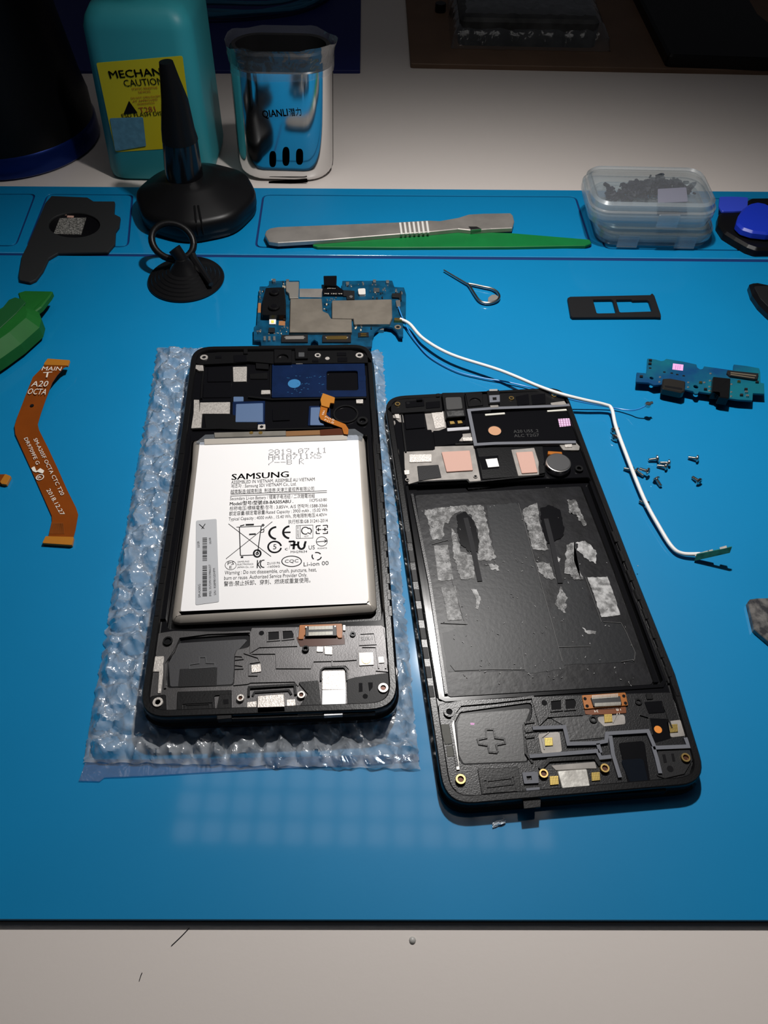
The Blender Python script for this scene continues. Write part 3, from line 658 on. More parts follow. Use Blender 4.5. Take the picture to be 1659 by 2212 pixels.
for j in range(ny+1):
    y = c00.y+(c01.y-c00.y)*j/ny
    for i in range(nx+1):
        u = i/nx; xa = railat(Lf, y)+.9*noise.noise(Vector((0, y*.5, 0)))+.4*noise.noise(Vector((0, y*1.5, 0))); xb = railat(Rf, y)+.9*noise.noise(Vector((9, y*.5, 0)))+.4*noise.noise(Vector((9, y*1.6, 0)))
        x = xa+(xb-xa)*u; yy = y+.6*noise.noise(Vector((x*.3, 5, 0)))
        P_ = 9.6; row = round(yy/(P_*.866)); ox = (row % 2)*P_/2; col = round((x-ox)/P_); dx = x-ox-col*P_; dy = yy-row*P_*.866; d = math.hypot(dx, dy)/4.4
        dome = 3.0*math.sqrt(max(0, 1-d*d)) if d < 1 else 0
        cr_ = 1.0*noise.noise(Vector((x*.35, yy*.35, 2)))+.7*noise.noise(Vector((x*.8, yy*.8, 7)))
        rg = 1-abs(noise.noise(Vector((x*.11+3, yy*.13, 5))))*2.4; rg2 = 1-abs(noise.noise(Vector((x*.22, yy*.17+9, 8))))*2.4
        z = .9+dome*.7+cr_*.5+max(0, rg)**3*1.6+max(0, rg2)**2*1.0
        e = min(u*(xb-xa), (1-u)*(xb-xa), j/ny*150, (1-j/ny)*150+1)
        z = .4+(z-.4)*min(1, e/3)
        if inpoly(x, yy, pp): z = min(z, 3.9)
        elif dpoly(x, yy, pp) < 3: z = min(z, 4.0)
        V.append(bm.verts.new((x, yy, max(.25, z))))
for j in range(ny):
    for i in range(nx): bm.faces.new((V[j*(nx+1)+i], V[j*(nx+1)+i+1], V[(j+1)*(nx+1)+i+1], V[(j+1)*(nx+1)+i]))
build('bubble_layer', bm, M_bub, bw, True)
bm = NB(); ft = [(186, 1640), (300, 1640), (560, 1636), (905, 1628), (906, 1643), (820, 1650), (700, 1656), (560, 1662), (420, 1670), (320, 1676), (225, 1680), (215, 1688), (170, 1687), (178, 1665)]
prism(bm, WL('P', ft, .4), .5, .1, .1); build('sealed_flap', bm, M_bubf, bw)

# ================================================ PHONE FRAMES
def hexring(name, fr, x, y, ro, ri, zt, zb, m, par):
    ring(name, fr, x, y, ro, ri, zt, zb, m, par); 
# ---- left phone (on bubble wrap): z 4.1 .. 11
T1 = 11.0; Z0 = 4.1
p1 = thing('opened_phone', 'black phone mid frame holding a silver battery on the bubble wrap', 'phone frame', W('P', 590, 1160, Z0), 'opened phone frames')
out1 = [(415, 758), (806, 753), (829, 1045), (849, 1320), (867, 1546), (297, 1566), (333, 1320), (386, 976)]
o1 = ccw(WL('P', out1, 8.0, 9, 8))
bm = NB(); prism(bm, o1, 6.6, Z0, .8); build('display_bezel', bm, M_blkg, p1, label='glossy black display edge')
o1i = inset(o1, .7); o1j = inset(o1, 3.0)
TZ = 9.6   # floor level of trays
pocket = WL('F', [(232, 92), (1445, 50), (1450, 200), (1555, 1250), (1540, 1330), (75, 1395), (62, 1370), (225, 200)], T1-.6, 1)
bm = NB(); holed(bm, [o1i, o1j], T1, 6.6, .35); build('side_rail', bm, M_blk, p1)
bm = NB(); holed(bm, [inset(o1, 2.8), pocket], TZ, 6.8, .15); build('inner_plate', bm, M_blkg, p1)
bm = NB(); prism(bm, inset(o1, 2.5), 6.9, 6.6, 0); build('pocket_floor', bm, M_blk, p1)
# inner ledges along both long sides
for pts in ([(258, 640-0), (300, 640)],): pass
band('inner_ledge', 'F', [(215, 60), (150, 500), (95, 900), (38, 1330)], 30, T1-.5, TZ-.5, M_blkg, p1)
band('inner_ledge', 'F', [(1490, 60), (1520, 420), (1560, 900), (1590, 1340)], 26, T1-.5, TZ-.5, M_blkg, p1)
random.seed(3)
for k in range(11):
    y = 120+k*112; x = 195-(y-60)*.155; slab('side_clip', 'F', [(x-25, y), (x+6, y), (x-4, y+70), (x-35, y+70)], T1+.15, T1-.8, M_blk, p1, .2)
    xr_ = 1506+(y-60)*.074; slab('side_clip', 'F', [(xr_-4, y), (xr_+22, y), (xr_+27, y+70), (xr_+2, y+70)], T1+.15, T1-.8, M_blk, p1, .2)
# top strip
E = 'E'
slab('top_strip', E, [(325, 75), (450, 60), (1300, 48), (1385, 66), (1425, 110), (1432, 128), (800, 135), (760, 130), (640, 120), (540, 130), (330, 140), (300, 130)], T1, TZ-.2, M_blk, p1, .4)
slab('latch_hook', E, [(610, 38), (636, 38), (636, 70), (610, 70)], T1+.6, 8, M_blk, p1)
slab('earpiece_slot', E, [(545, 80), (628, 76), (630, 122), (548, 125)], T1+.2, T1-.1, M_blkg, p1, .2)
bm = NB(); holed(bm, [WL(E, [(805, 42), (918, 45), (920, 128), (805, 130)], T1+.8, .5), circ(E, 860, 97, 36, T1+.8)], T1+.8, TZ, .15); build('camera_well', bm, M_blk, p1)
disk('camera_glass', E, 860, 120, 20, TZ+.2, TZ-.1, M_blue3, p1)
slab('sensor_block', E, [(940, 30), (1020, 30), (1022, 100), (942, 102)], T1+1.0, TZ, M_blk, p1, .3); slab('sensor_window', E, [(962, 62), (1000, 62), (1000, 90), (962, 90)], T1+1.05, T1+.9, M_grey, p1, .3)
for x, y, r in ((357, 93, 25), (1352, 80, 25), (1085, 80, 20)):
    ring('screw_boss', E, x, y, r, r*.5, T1+.35, T1-.4, M_wht if 0 else M_sil, p1); disk('boss_hole', E, x, y, r*.5, T1+.12, T1-.3, M_ink, p1, 0)
disk('microphone_dot', E, 1147, 100, 15, T1+.1, T1-.2, M_sil, p1)
for q in ([(1208, 62), (1268, 62), (1268, 84), (1208, 84)], [(1212, 94), (1275, 92), (1275, 120), (1212, 122)], [(430, 84), (470, 82), (470, 98), (430, 100)], [(1050, 110), (1090, 110), (1090, 124), (1050, 124)]):
    slab('small_rib', E, q, T1+.25, T1-.1, M_blkg, p1, .15)
# tray contents
bm = NB(); holed(bm, [WL(E, [(793, 140), (1385, 126), (1397, 250), (1350, 248), (1345, 212), (1395, 210), (1398, 345), (790, 352)], TZ+.9, .3) if 0 else WL(E, [(793, 140), (1385, 126), (1398, 345), (790, 352)], TZ+.9, .5), WL(E, [(1142, 182), (1340, 180), (1345, 305), (1142, 306)], TZ+.9, 1)], TZ+.95, TZ, .1); fm = build('blue_protective_film', bm, M_blue1, p1, label='translucent navy film with a square window')
disk('film_hole', E, 935, 262, 41, TZ+1.0, TZ+.9, M_blue3, fm, 0)
slab('film_tab', E, [(1345, 210), (1392, 210), (1392, 246), (1350, 246)], TZ+1.02, TZ+.9, M_blue1, fm, .3, 0)
bm = NB()
for k in range(34):
    x = random.uniform(880, 1130); y = random.choice([220, 295, 318, 262])+random.uniform(-8, 8); q = W(E, x, y, TZ+1); s = random.uniform(.12, .35)
    prism(bm, rrect(q.x-s, q.y-.07, q.x+s, q.y+.07, .05, 1), TZ+1.0, TZ+.95, 0)
build('film_scuffs', bm, M_blue3, fm)['kind'] = 'stuff'
def S1(pts, h=.5, r=.25, nm='silver_contact'): return slab(nm, E, pts, TZ+h, TZ-.1, M_sil, p1, r, .08)
S1([(542, 155), (632, 153), (630, 248), (545, 250)]); S1([(303, 142), (352, 145), (355, 180), (325, 180), (303, 165)], 1); S1([(724, 304), (782, 303), (782, 328), (722, 330)], .9)
S1([(292, 365), (326, 366), (328, 442), (345, 452), (338, 545), (275, 548), (290, 450)], .8); S1([(332, 383), (525, 380), (522, 455), (330, 455)], .4)
S1([(1330, 364), (1376, 362), (1376, 388), (1332, 388)], .9); S1([(945, 128), (990, 127), (990, 135), (945, 136)], 1.3); S1([(1320, 118), (1365, 117), (1365, 125), (1320, 126)], 1.3)
nb = S1([(703, 524), (750, 522), (750, 555), (700, 556)], 1.2, .25, 'nut_plate'); disk('nut_hole', E, 726, 538, 11, TZ+1.3, TZ+1.15, M_ink, nb, 0)
def K1(pts, h=.35, m=M_blkg, nm='black_pad', r=.4): return slab(nm, E, pts, TZ+h, TZ-.1, m, p1, r, .12)
K1([(382, 158), (532, 156), (530, 248), (378, 250)], .4); K1([(356, 262), (535, 258), (532, 350), (350, 352)], .35); K1([(795, 424), (905, 418), (907, 495), (797, 500)], .5)
K1([(650, 200), (765, 190), (765, 232), (655, 232)], .4, M_blk); K1([(685, 90), (775, 85), (770, 170), (690, 165)], .9, M_blk)
K1([(540, 378), (748, 372), (745, 522), (540, 520)], .3, M_blue1, 'film_backing'); K1([(562, 392), (735, 386), (735, 508), (558, 508)], .75, M_blue2, 'thermal_pad', .4); K1([(545, 345), (610, 345), (610, 375), (545, 378)], .4, M_blue2, 'film_tab')
K1([(1030, 405), (1165, 402), (1168, 535), (1022, 530)], .3, M_blue1, 'film_backing'); K1([(1040, 414), (1120, 412), (1125, 528), (1036, 528)], .75, M_blue2, 'thermal_pad', .4)
K1([(360, 462), (530, 458), (700, 500), (700, 550), (370, 548)], .5, M_blk, 'ledge')
ring('motor_cavity', E, 1265, 455, 82, 70, TZ+.5, TZ-.1, M_blk, p1); ring('round_post', E, 1372, 498, 36, 20, TZ+.9, TZ-.1, M_blk, p1)
band('tray_rib', E, [(640, 345), (790, 362), (1395, 350)], 12, TZ+.9, TZ, M_blk, p1); band('tray_rib', E, [(285, 552), (460, 548), (700, 556), (1050, 548), (1240, 540)], 10, TZ+.9, TZ, M_blk, p1)
band('tray_rib', E, [(358, 150), (345, 260), (340, 355)], 10, TZ+.8, TZ, M_blk, p1); band('tray_rib', E, [(785, 140), (782, 300)], 8, TZ+.8, TZ, M_blk, p1)
# bottom deck
G = 'G'; DZ = TZ+.5
deck = [(150, 255), (140, 130), (255, 112), (700, 118), (700, 95), (1460, 80), (1475, 95), (1500, 250), (1555, 345), (1535, 430), (1480, 540), (1260, 560), (1000, 565), (600, 580), (490, 590), (270, 620), (150, 610), (110, 560), (125, 400)]
comp = [(292, 160), (692, 132), (692, 205), (618, 222), (606, 250), (600, 430), (228, 442), (212, 425), (222, 285), (262, 235)]
bm = NB(); holed(bm, [WL(G, deck, DZ, 1), WL(G, comp, DZ, 1)], DZ, TZ-.1, .2); build('metal_deck', bm, M_deck, p1, label='dark cast metal deck')
slab('speaker_bay', G, [(285, 185), (690, 160), (615, 240), (596, 425), (234, 438), (225, 300)], TZ+.15, TZ-.1, mat('speaker_bay_grey', (.05, .05, .053), .42, metal=.4, bump=.3, bscale=2000), p1, .8, .05)
slab('dark_patch', G, [(290, 335), (506, 325), (503, 432), (280, 438)], TZ+.25, TZ, M_blkm, p1, .1, .02)
pl = [(405, 265), (440, 264), (443, 298), (492, 300), (492, 322), (345, 332), (345, 308), (400, 300)]
band('plus_emboss', G, pl, 7, TZ+.35, TZ, M_grey, p1, True)
def rib(pts, wd=9, h=.35, m=None, closed=False): band('deck_rib', G, pts, wd, DZ+h, DZ-.1, m or M_deck, p1, closed)
rib([(205, 445), (200, 300), (255, 215), (285, 150), (450, 128), (695, 118)], 12, .5, M_deck); rib([(700, 118), (700, 235), (750, 205), (970, 198)], 9)
rib([(700, 245), (845, 243), (850, 328), (1045, 328), (1062, 288), (1235, 284), (1312, 278)], 7); rib([(600, 425), (680, 418), (700, 410), (955, 404), (975, 430)], 8)
rib([(608, 258), (650, 260), (655, 275), (610, 280)], 6); rib([(608, 310), (655, 315), (655, 330), (608, 332)], 6, .35); rib([(660, 240), (745, 268), (750, 290), (690, 300), (690, 370), (740, 370)], 7)
rib([(1318, 212), (1320, 325), (1310, 380), (1410, 380), (1420, 340), (1530, 350)], 8); rib([(1470, 95), (1500, 230), (1480, 330)], 9); rib([(1345, 205), (1425, 205), (1440, 330)], 7)
rib([(1330, 130), (1415, 126), (1425, 190), (1330, 195)], 6, .3, None, True); rib([(1170, 285), (1172, 315), (1250, 312), (1270, 335), (1268, 400)], 7)
for q in ([(797, 118), (866, 114), (868, 166), (797, 172)], [(880, 112), (940, 110), (952, 135), (950, 158), (882, 166)]):
    slab('square_well', G, q, DZ+.06, DZ-.1, M_blkg, p1, .3, .02); band('well_rim', G, q, 7, DZ+.3, DZ-.1, M_deck, p1, True)
bm = NB(); ptext(bm, G, 'SUX-1', (1338, 172), (1405, 168), 22, DZ+.04); build('embossed_text', bm, M_grey, p1)
disk('deck_hole', G, 762, 127, 15, DZ+.05, DZ-.1, M_ink, p1, 0); ring('deck_boss', G, 220, 170, 28, 18, DZ+.7, DZ-.1, M_blk, p1); disk('boss_hole', G, 220, 170, 18, DZ+.2, DZ, M_ink, p1, 0)
ring('deck_boss', G, 1017, 215, 20, 11, DZ+.9, DZ-.1, M_blk, p1); ring('deck_boss', G, 1290, 132, 17, 7, DZ+.5, DZ-.1, M_grey, p1)
def SG(pts, h=.3, m=M_sil, nm='silver_contact', r=.2): return slab(nm, G, pts, DZ+h, DZ-.1, m, p1, r, .06)
SG([(1082, 203), (1120, 205), (1118, 236), (1080, 235)]); SG([(1124, 203), (1172, 206), (1172, 252), (1128, 250)]); SG([(702, 312), (757, 305), (760, 350), (705, 356)]); SG([(1436, 264), (1468, 262), (1472, 298), (1440, 300)])
SG([(1232, 80), (1248, 80), (1248, 112), (1234, 112)], .5)
SG([(137, 262), (198, 260), (195, 350), (180, 475), (162, 475), (170, 350), (130, 350)], .3)
sp_ = SG([(1325, 240), (1408, 238), (1412, 310), (1328, 315)], .35, M_sil, 'test_pad_plate'); disk('gold_pad', G, 1367, 280, 27, DZ+.5, DZ+.3, M_gold, sp_)
u = slab('usb_shell', G, [(738, 488), (893, 476), (902, 585), (735, 592)], DZ+.9, TZ-1, M_sil, p1, .4, .25)
SG([(680, 526), (735, 520), (733, 560), (678, 562)], .3, M_sil, 'usb_tab'); SG([(908, 512), (956, 508), (960, 545), (908, 550)], .3, M_sil, 'usb_tab')
band('usb_bay_wall', G, [(688, 490), (690, 440), (955, 424), (960, 480)], 14, DZ+.7, DZ-.1, M_blk, p1); band('usb_bay_wall', G, [(710, 490), (722, 468), (920, 456), (935, 480)], 12, DZ+.4, DZ-.1, M_blkg, p1)
slab('black_surround', G, [(970, 410), (1090, 400), (1110, 560), (965, 575), (1000, 520), (1030, 480)], DZ+.4, DZ-.1, M_blk, p1, .5); slab('black_surround', G, [(1255, 395), (1310, 380), (1530, 350), (1552, 380), (1540, 440), (1475, 535), (1260, 555)], DZ+.4, DZ-.1, M_blkm, p1, .5)
slab('speaker_bezel', G, [(275, 465), (590, 455), (590, 480), (490, 490), (495, 590), (270, 610)], DZ+.35, DZ-.1, M_blk, p1, .4)
band('speaker_slot', G, [(302, 535), (480, 525), (485, 570), (302, 582)], 6, DZ+.6, DZ+.3, M_blk, p1, True); band('speaker_slot', G, [(322, 543), (460, 536), (462, 562), (322, 570)], 6, DZ+.55, DZ+.3, M_blk, p1, True)
slab('corner_block', G, [(120, 490), (210, 480), (215, 600), (150, 610), (112, 560)], DZ+.5, DZ-.1, M_blk, p1, .8)
slab('bottom_block', G, [(500, 575), (520, 480), (590, 478), (590, 620), (505, 628)], DZ+.6, TZ-1, M_blk, p1, .2); slab('block_window', G, [(540, 510), (570, 508), (572, 536), (542, 540)], DZ+.65, DZ+.5, M_ink, p1)
slab('bottom_lip', G, [(590, 590), (735, 590), (900, 588), (1110, 575), (1240, 570), (1420, 555), (1420, 590), (1240, 600), (960, 612), (700, 622), (590, 625)], TZ+.2, TZ-1.5, M_blk, p1, .3)
slab('rail_glint', G, [(968, 590), (1115, 582), (1118, 592), (970, 600)], TZ+.45, TZ+.1, M_steel, p1); slab('rail_glint', G, [(1265, 570), (1420, 562), (1420, 572), (1265, 580)], TZ+.45, TZ+.1, M_steel, p1)
cg = slab('vibration_well_plate', G, [(1112, 345), (1245, 342), (1252, 455), (1112, 455)], DZ+.2, DZ-.1, M_sil, p1, .3)
slab('silver_tape', G, [(1112, 455), (1252, 452), (1250, 556), (1110, 558)], DZ+.5, DZ-.1, mat('silver_tape', (.55, .55, .56), .25, metal=.8, bump=.3, bscale=300), p1, .2); slab('silver_tape_end', G, [(1130, 568), (1240, 565), (1232, 600), (1120, 606)], TZ+.4, TZ-1, mat('silver_tape', (1, 1, 1)), p1, .3)
band('well_wall', G, [(1105, 400), (1105, 340), (1125, 325), (1240, 322), (1255, 345), (1258, 400)], 9, DZ+.6, DZ-.1, M_blk, p1)
for x, y, r in ((162, 525, 30), (1466, 442, 30), (640, 500, 22), (992, 482), (992, 482)) if 0 else ((162, 525, 30), (1466, 442, 30), (640, 500, 22), (992, 482, 23)):
    ring('screw_boss', G, x, y, r, r*.52, DZ+.95, DZ-.1, M_sil, p1); disk('boss_hole', G, x, y, r*.52, DZ+.5, DZ+.1, mat('copper_hole', (.06, .02, .01), .4, metal=.5), p1, 0)
for q in ([(1325, 415), (1345, 415), (1347, 465), (1325, 468)], [(1378, 412), (1405, 412), (1405, 440), (1385, 465)]): slab('sound_slot', G, q, DZ+.46, DZ+.3, M_ink, p1, .1, .02)
disk('sound_hole', G, 1362, 492, 15, DZ+.46, DZ+.3, M_ink, p1, 0)
def connector(par, fr, base, body, pinsA, pinsB, flex, z, n=17, dark=M_ord):
    fl = slab('flex_tail', fr, flex, z+.1, z-.3, dark, par, .4, .04)
    cn = slab('display_connector_base', fr, base, z+.5, z-.1, M_or, par, .4, .08, label='amber connector stiffener')
    slab('connector_body', fr, body, z+1.0, z+.4, M_chip, cn, .15, .1)
    for P in (pinsA, pinsB):
        (x0, y0), (x1, y1), h = P; bm = NB()
        for k in range(n):
            x = x0+(x1-x0)*k/(n-1); y = y0+(y1-y0)*k/(n-1); d = (x1-x0)/(n-1)*.28
            prism(bm, WL(fr, [(x-d, y), (x+d, y), (x+d, y+h), (x-d, y+h)], z+1.15), z+1.15, z+.9, 0)
        build('pin_row', bm, mat('dull_pins', (.34, .32, .28), .35, metal=.7), cn)
connector(p1, G, [(982, 80), (1228, 72), (1230, 118), (1228, 155), (1206, 155), (1190, 130), (1010, 138), (1004, 162), (975, 162)], [(1018, 88), (1195, 82), (1198, 142), (1015, 146)], ((1040, 88), (1170, 84), 20), ((1038, 122), (1170, 117), 20), [(962, 150), (1240, 138), (1245, 192), (1100, 202), (985, 205)], DZ)
disk('solder_dot', G, 1020, 92, 6, DZ+1.1, DZ+.9, M_sold, p1); disk('solder_dot', G, 1188, 88, 6, DZ+1.1, DZ+.9, M_sold, p1)

# ---- battery
FZ = 10.6
bt = thing('phone_battery', 'silver foil phone battery with a white printed label in the left phone', 'battery', W('F', 830, 700, 7))
r0 = WL('F', [(240, 102), (330, 90), (1410, 62), (1432, 90), (1440, 160), (1512, 1150), (1518, 1260), (1490, 1290), (800, 1338), (150, 1368), (92, 1355), (95, 1300), (228, 300)], FZ-1.5, 2)
r0 = ccw(r0); i1 = inset(r0, 2.0); i2 = inset(r0, 3.4)
bm = NB(); loft(bm, [[Vector((*v, 7.0)) for v in inset(r0, 1.2)], [Vector((*v, 8.2)) for v in inset(r0, .2)], [Vector((*v, 9.2)) for v in inset(r0, .5)], [Vector((*v, FZ-.3)) for v in i1], [Vector((*v, FZ)) for v in i2]]); build('cell', bm, M_foil, bt, 60)
slab('white_label', 'F', [(292, 112), (1375, 62), (1385, 75), (1448, 1215), (1440, 1222), (165, 1278), (160, 1270)], FZ+.08, FZ-.1, M_label, bt, .3, .02)
slab('clear_tape', 'F', [(262, 115), (330, 60), (1360, 20), (1420, 60), (1410, 95), (300, 130)], FZ+.22, FZ+.12, M_clearb, bt, .4, 0)
slab('protection_board', 'F', [(390, 45), (885, 32), (885, 66), (395, 80)], FZ+.55, FZ-.8, mat('grey_tape', (.17, .16, .14), .3, vary=.2, vscale=200), bt, .2); slab('copper_strip', 'F', [(885, 35), (1120, 27), (1122, 60), (885, 70)], FZ+.5, FZ-.8, mat('copper_tape', (.42, .22, .10), .25, metal=.6, bump=.6, bscale=300), bt, .2)
slab('dark_flex_root', 'F', [(1120, 25), (1308, 10), (1313, 58), (1122, 66)], FZ+.55, FZ-.8, M_ord, bt, .2); slab('grey_tape_band', 'F', [(322, 90), (1306, 62), (1308, 96), (324, 128)], FZ+.35, FZ, mat('tape_band', (.38, .35, .31), .35), bt, .2, .03)
for x in (647, 711): disk('gold_test_pad', 'F', x, 46, 14, FZ+.66, FZ+.5, M_gold, bt)
fxp = WL('E', [(1105, 400), (1150, 412), (1140, 462), (1165, 482), (1262, 522), (1282, 552), (1280, 588), (1252, 584), (1240, 545), (1150, 512), (1105, 492), (1095, 470)], FZ+1.1, .3)
bm = NB(); prism(bm, fxp, FZ+1.1, FZ+.9, .03); fx1 = build('battery_flex', bm, M_or, bt, label='orange battery connector tail')
slab('flex_head', 'E', [(1118, 322), (1195, 350), (1190, 388), (1165, 385), (1158, 416), (1108, 402), (1102, 365)], FZ+1.6, FZ+.9, M_flexe, fx1, .3, .1)
bm = NB(); ptext(bm, 'E', 'YE5', (1122, 432), (1112, 462), -10, FZ+1.14); ptext(bm, 'E', 'P+(1,2)', (1130, 478), (1188, 500), 10, FZ+1.14); ptext(bm, 'E', 'P-(1,3)', (1126, 497), (1185, 518), 10, FZ+1.14)
build('flex_print', bm, M_whp, fx1)
# printing on the label
PZ = FZ+.13; bm = NB(); F = 'F'
def pt(s, a, b, h): ptext(bm, F, s, a, b, h, PZ)
for d in (0, 1.5, 3): ptext(bm, F, 'SAMSUNG', (510+d, 372), (903+d, 352), 40, PZ)
pt('ASSEMBLED IN VIETNAM, ASSEMBLÉ AU VIETNAM', (508, 400), (1085, 378), 23); pt('제조자 : Samsung SDI VIETNAM Co., Ltd.', (507, 428), (958, 410), 22)
pt('越南製造/越南制造  制造商:天津三星视界有限公司', (503, 466), (1080, 444), 22)
pt('Secondary Li-ion Battery / 锂离子电池组 / 二次鋰電池組', (500, 512), (1085, 492), 22); pt('Model/型号/型號:EB-BA505ABU .', (498, 548), (935, 530), 22); pt('Model/型号/型號:EB-BA505ABU .', (499.5, 548), (936.5, 530), 22); pt('1ICP5/63/80', (1050, 523), (1168, 518), 20)
pt('标称电压/標稱電壓/정격 : 3.85V=, A/S 연락처:1588-3366', (497, 582), (1170, 558), 22); pt('额定容量/額定電容量/Rated Capacity : 3900 mAh , 15.02 Wh', (494, 617), (1172, 588), 22)
pt('Typical Capacity : 4000 mAh , 15.40 Wh, 充电限制电压:4.40V=', (490, 653), (1168, 622), 22); pt('执行标准:GB 31241-2014', (902, 673), (1174, 662), 22)
def ln(a, b, wp=4):
    p, q = W(F, *a, PZ), W(F, *b, PZ); w_ = (W(F, a[0]+wp, a[1], PZ)-W(F, *a, PZ)).length; stroke(bm, [p.to_2d(), q.to_2d()], w_, PZ+.02, PZ-.02)
def cir(x, y, rx, ry, wp, a0=0, a1=360, n=30):
    ps = [W(F, x+rx*math.cos(math.radians(a0+(a1-a0)*k/n)), y+ry*math.sin(math.radians(a0+(a1-a0)*k/n)), PZ).to_2d() for k in range(n+1)]
    w_ = (W(F, x+wp, y, PZ)-W(F, x, y, PZ)).length; stroke(bm, ps, w_, PZ+.02, PZ-.02)
ln((505, 471), (1168, 447), 4); ln((502, 484), (1168, 459), 4)
ln((490, 675), (783, 900), 4); ln((792, 660), (473, 916), 4); ln((565, 695), (572, 893), 6); ln((716, 690), (690, 880), 6); ln((545, 698), (725, 690), 5); ln((572, 893), (660, 890), 6)
ln((570, 690), (600, 682), 8); ln((608, 682), (665, 680), 14); ln((632, 748), (678, 745), 12); ln((575, 905), (592, 904), 14); cir(688, 879, 24, 24, 12); cir(688, 879, 8, 8, 7); cir(728, 684, 6, 6, 7); ln((710, 735), (732, 732), 5); ln((712, 715), (735, 713), 5); ln((735, 713), (732, 733), 5)
cir(827, 738, 56, 42, 15, 100, 262); cir(917, 733, 50, 42, 15, 100, 262); ln((875, 734), (918, 733), 12)
ln((957, 687), (1072, 683), 3); ln((957, 776), (1072, 773), 3); ln((957, 687), (957, 776), 3); ln((1072, 683), (1072, 773), 3); ln((984, 686), (984, 775), 3)
ptext(bm, F, 'SAMSUNG SDI', (975, 770), (973, 692), 10, PZ); ptext(bm, F, 'ICT', (1012, 766), (1042, 765), 9, PZ); cir(1020, 722, 26, 24, 7, 60, 330); cir(1040, 724, 22, 20, 7, -80, 40); ln((1034, 735), (1058, 745), 6)
for q in (((1095, 690), (1125, 686)), ((1140, 686), (1170, 684)), ((1095, 742), (1120, 742)), ((1140, 742), (1172, 740)), ((1110, 702), (1110, 725)), ((1155, 700), (1155, 725)), ((1095, 715), (1130, 714)), ((1137, 714), (1172, 713)), ((1095, 690), (1095, 705)), ((1172, 684), (1172, 702)), ((1095, 725), (1095, 742)), ((1172, 725), (1172, 742))): ln(*q, 7)
cir(808, 834, 45, 38, 12, 10, 350); pt('5', (797, 850), (820, 849), 34); pt('c', (878, 857), (898, 856), 22)
ln((905, 797), (945, 795), 14); ln((918, 822), (965, 818), 14); ln((945, 795), (938, 850), 16); ln((918, 800), (908, 850), 2); cir(993, 822, 22, 26, 15, 0, 180); ln((972, 797), (968, 825), 15); ln((1022, 795), (1013, 825), 15)
pt('US', (1042, 852), (1085, 850), 28); pt('MH29634', (918, 877), (1032, 873), 16); cir(1133, 796, 38, 32, 4); ln((1097, 800), (1168, 793), 5); ln((1150, 785), (1168, 793), 4); ln((1150, 804), (1168, 793), 4); pt('R33475', (1105, 849), (1168, 846), 9)
for a_ in (0, 120, 240):
    cir(1098, 898, 32, 26, 8, a_+10, a_+85, 8)
cir(505, 960, 38, 31, 3); pt('PS', (483, 958), (528, 956), 22); pt('E', (496, 984), (513, 983), 19)
pt('SAMSUNG', (553, 942), (632, 939), 11); pt('ELECTRONICS', (551, 960), (660, 957), 11); pt('JAPAN Co., Ltd', (549, 980), (662, 976), 11)
ln((690, 925), (688, 980), 7); ln((692, 955), (712, 925), 6); ln((692, 955), (712, 982), 6); cir(728, 950, 18, 24, 7, 90, 270); ln((728, 925), (738, 925), 7); ln((728, 975), (737, 975), 7)
pt('ZU10196', (755, 956), (845, 950), 15); pt('-16006G', (755, 978), (843, 974), 15); cir(925, 933, 68, 36, 6); pt('CQC', (878, 944), (972, 940), 22); pt('Li-ion 00', (1008, 968), (1180, 958), 28)
pt('Warning : Do not disassemble, crush, puncture, heat,', (463, 1025), (1097, 1002), 26); pt('burn or reuse. Authorized Service Provider Only.', (459, 1061), (1032, 1038), 26); pt('警告:禁止拆卸、穿刺、燃烧或重复使用。', (457, 1103), (1055, 1076), 26)
build('label_print', bm, M_ink, bt)
DOT = {'0': '01110 10001 10011 10101 11001 10001 01110', '1': '00100 01100 00100 00100 00100 00100 01110', '2': '01110 10001 00001 00110 01000 10000 11111', '7': '11111 00001 00010 00100 00100 01000 01000', '9': '01110 10001 10001 01111 00001 00001 01110', '.': '00000 00000 00000 00000 00000 01100 01100', 'A': '01110 10001 10001 11111 10001 10001 10001', 'M': '10001 11011 10101 10101 10001 10001 10001', 'X': '10001 10001 01010 00100 01010 10001 10001', 'S': '01111 10000 10000 01110 00001 00001 11110', '/': '00001 00001 00010 00100 01000 10000 10000', '-': '00000 00000 00000 11111 00000 00000 00000', 'B': '11110 10001 10001 11110 10001 10001 11110', 'K': '10001 10010 10100 11000 10100 10010 10001', ' ': '0'*5+' 00000'*6}
bm = NB()
for s, x0, y0, x1, y1, h in (('2019.07.11', 770, 165, 1168, 150, 32), ('AA1M711XS', 768, 202, 1130, 190, 30), ('/--B K', 768, 238, 1010, 230, 30)):
    n = len(s); cw = (x1-x0)/(n-.25)
    for i, ch in enumerate(s):
        for r, row in enumerate(DOT[ch].split()):
            for c_, b_ in enumerate(row):
                if b_ == '1':
                    x = x0+i*cw+c_*cw*.75/4.4; y = y0+(y1-y0)*i/n+r*h/6; q = W(F, x, y, PZ); prism(bm, rrect(q.x-.13, q.y-.13, q.x+.13, q.y+.13, .05, 1), PZ+.02, PZ-.02, 0)
build('date_code', bm, M_inkg, bt)
stk = slab('serial_sticker', 'F', [(266, 652), (408, 640), (426, 1212), (262, 1234)], PZ+.1, PZ-.03, M_stick, bt, .6, .02, label='grey bar code sticker')
bm = NB(); z_ = PZ+.13
ptext(bm, F, 'SM-A205G', (298, 1182), (297, 1090), 16, z_); ptext(bm, F, '32GB', (292, 838), (288, 795), 15, z_); ptext(bm, F, 'IMEI: 357299/10/398663/7', (372, 1173), (368, 955), 15, z_); ptext(bm, F, 'S/N : R58M81GDHFM', (405, 1165), (398, 980), 15, z_); ptext(bm, F, '18.08', (372, 812), (368, 770), 14, z_)
random.seed(11)
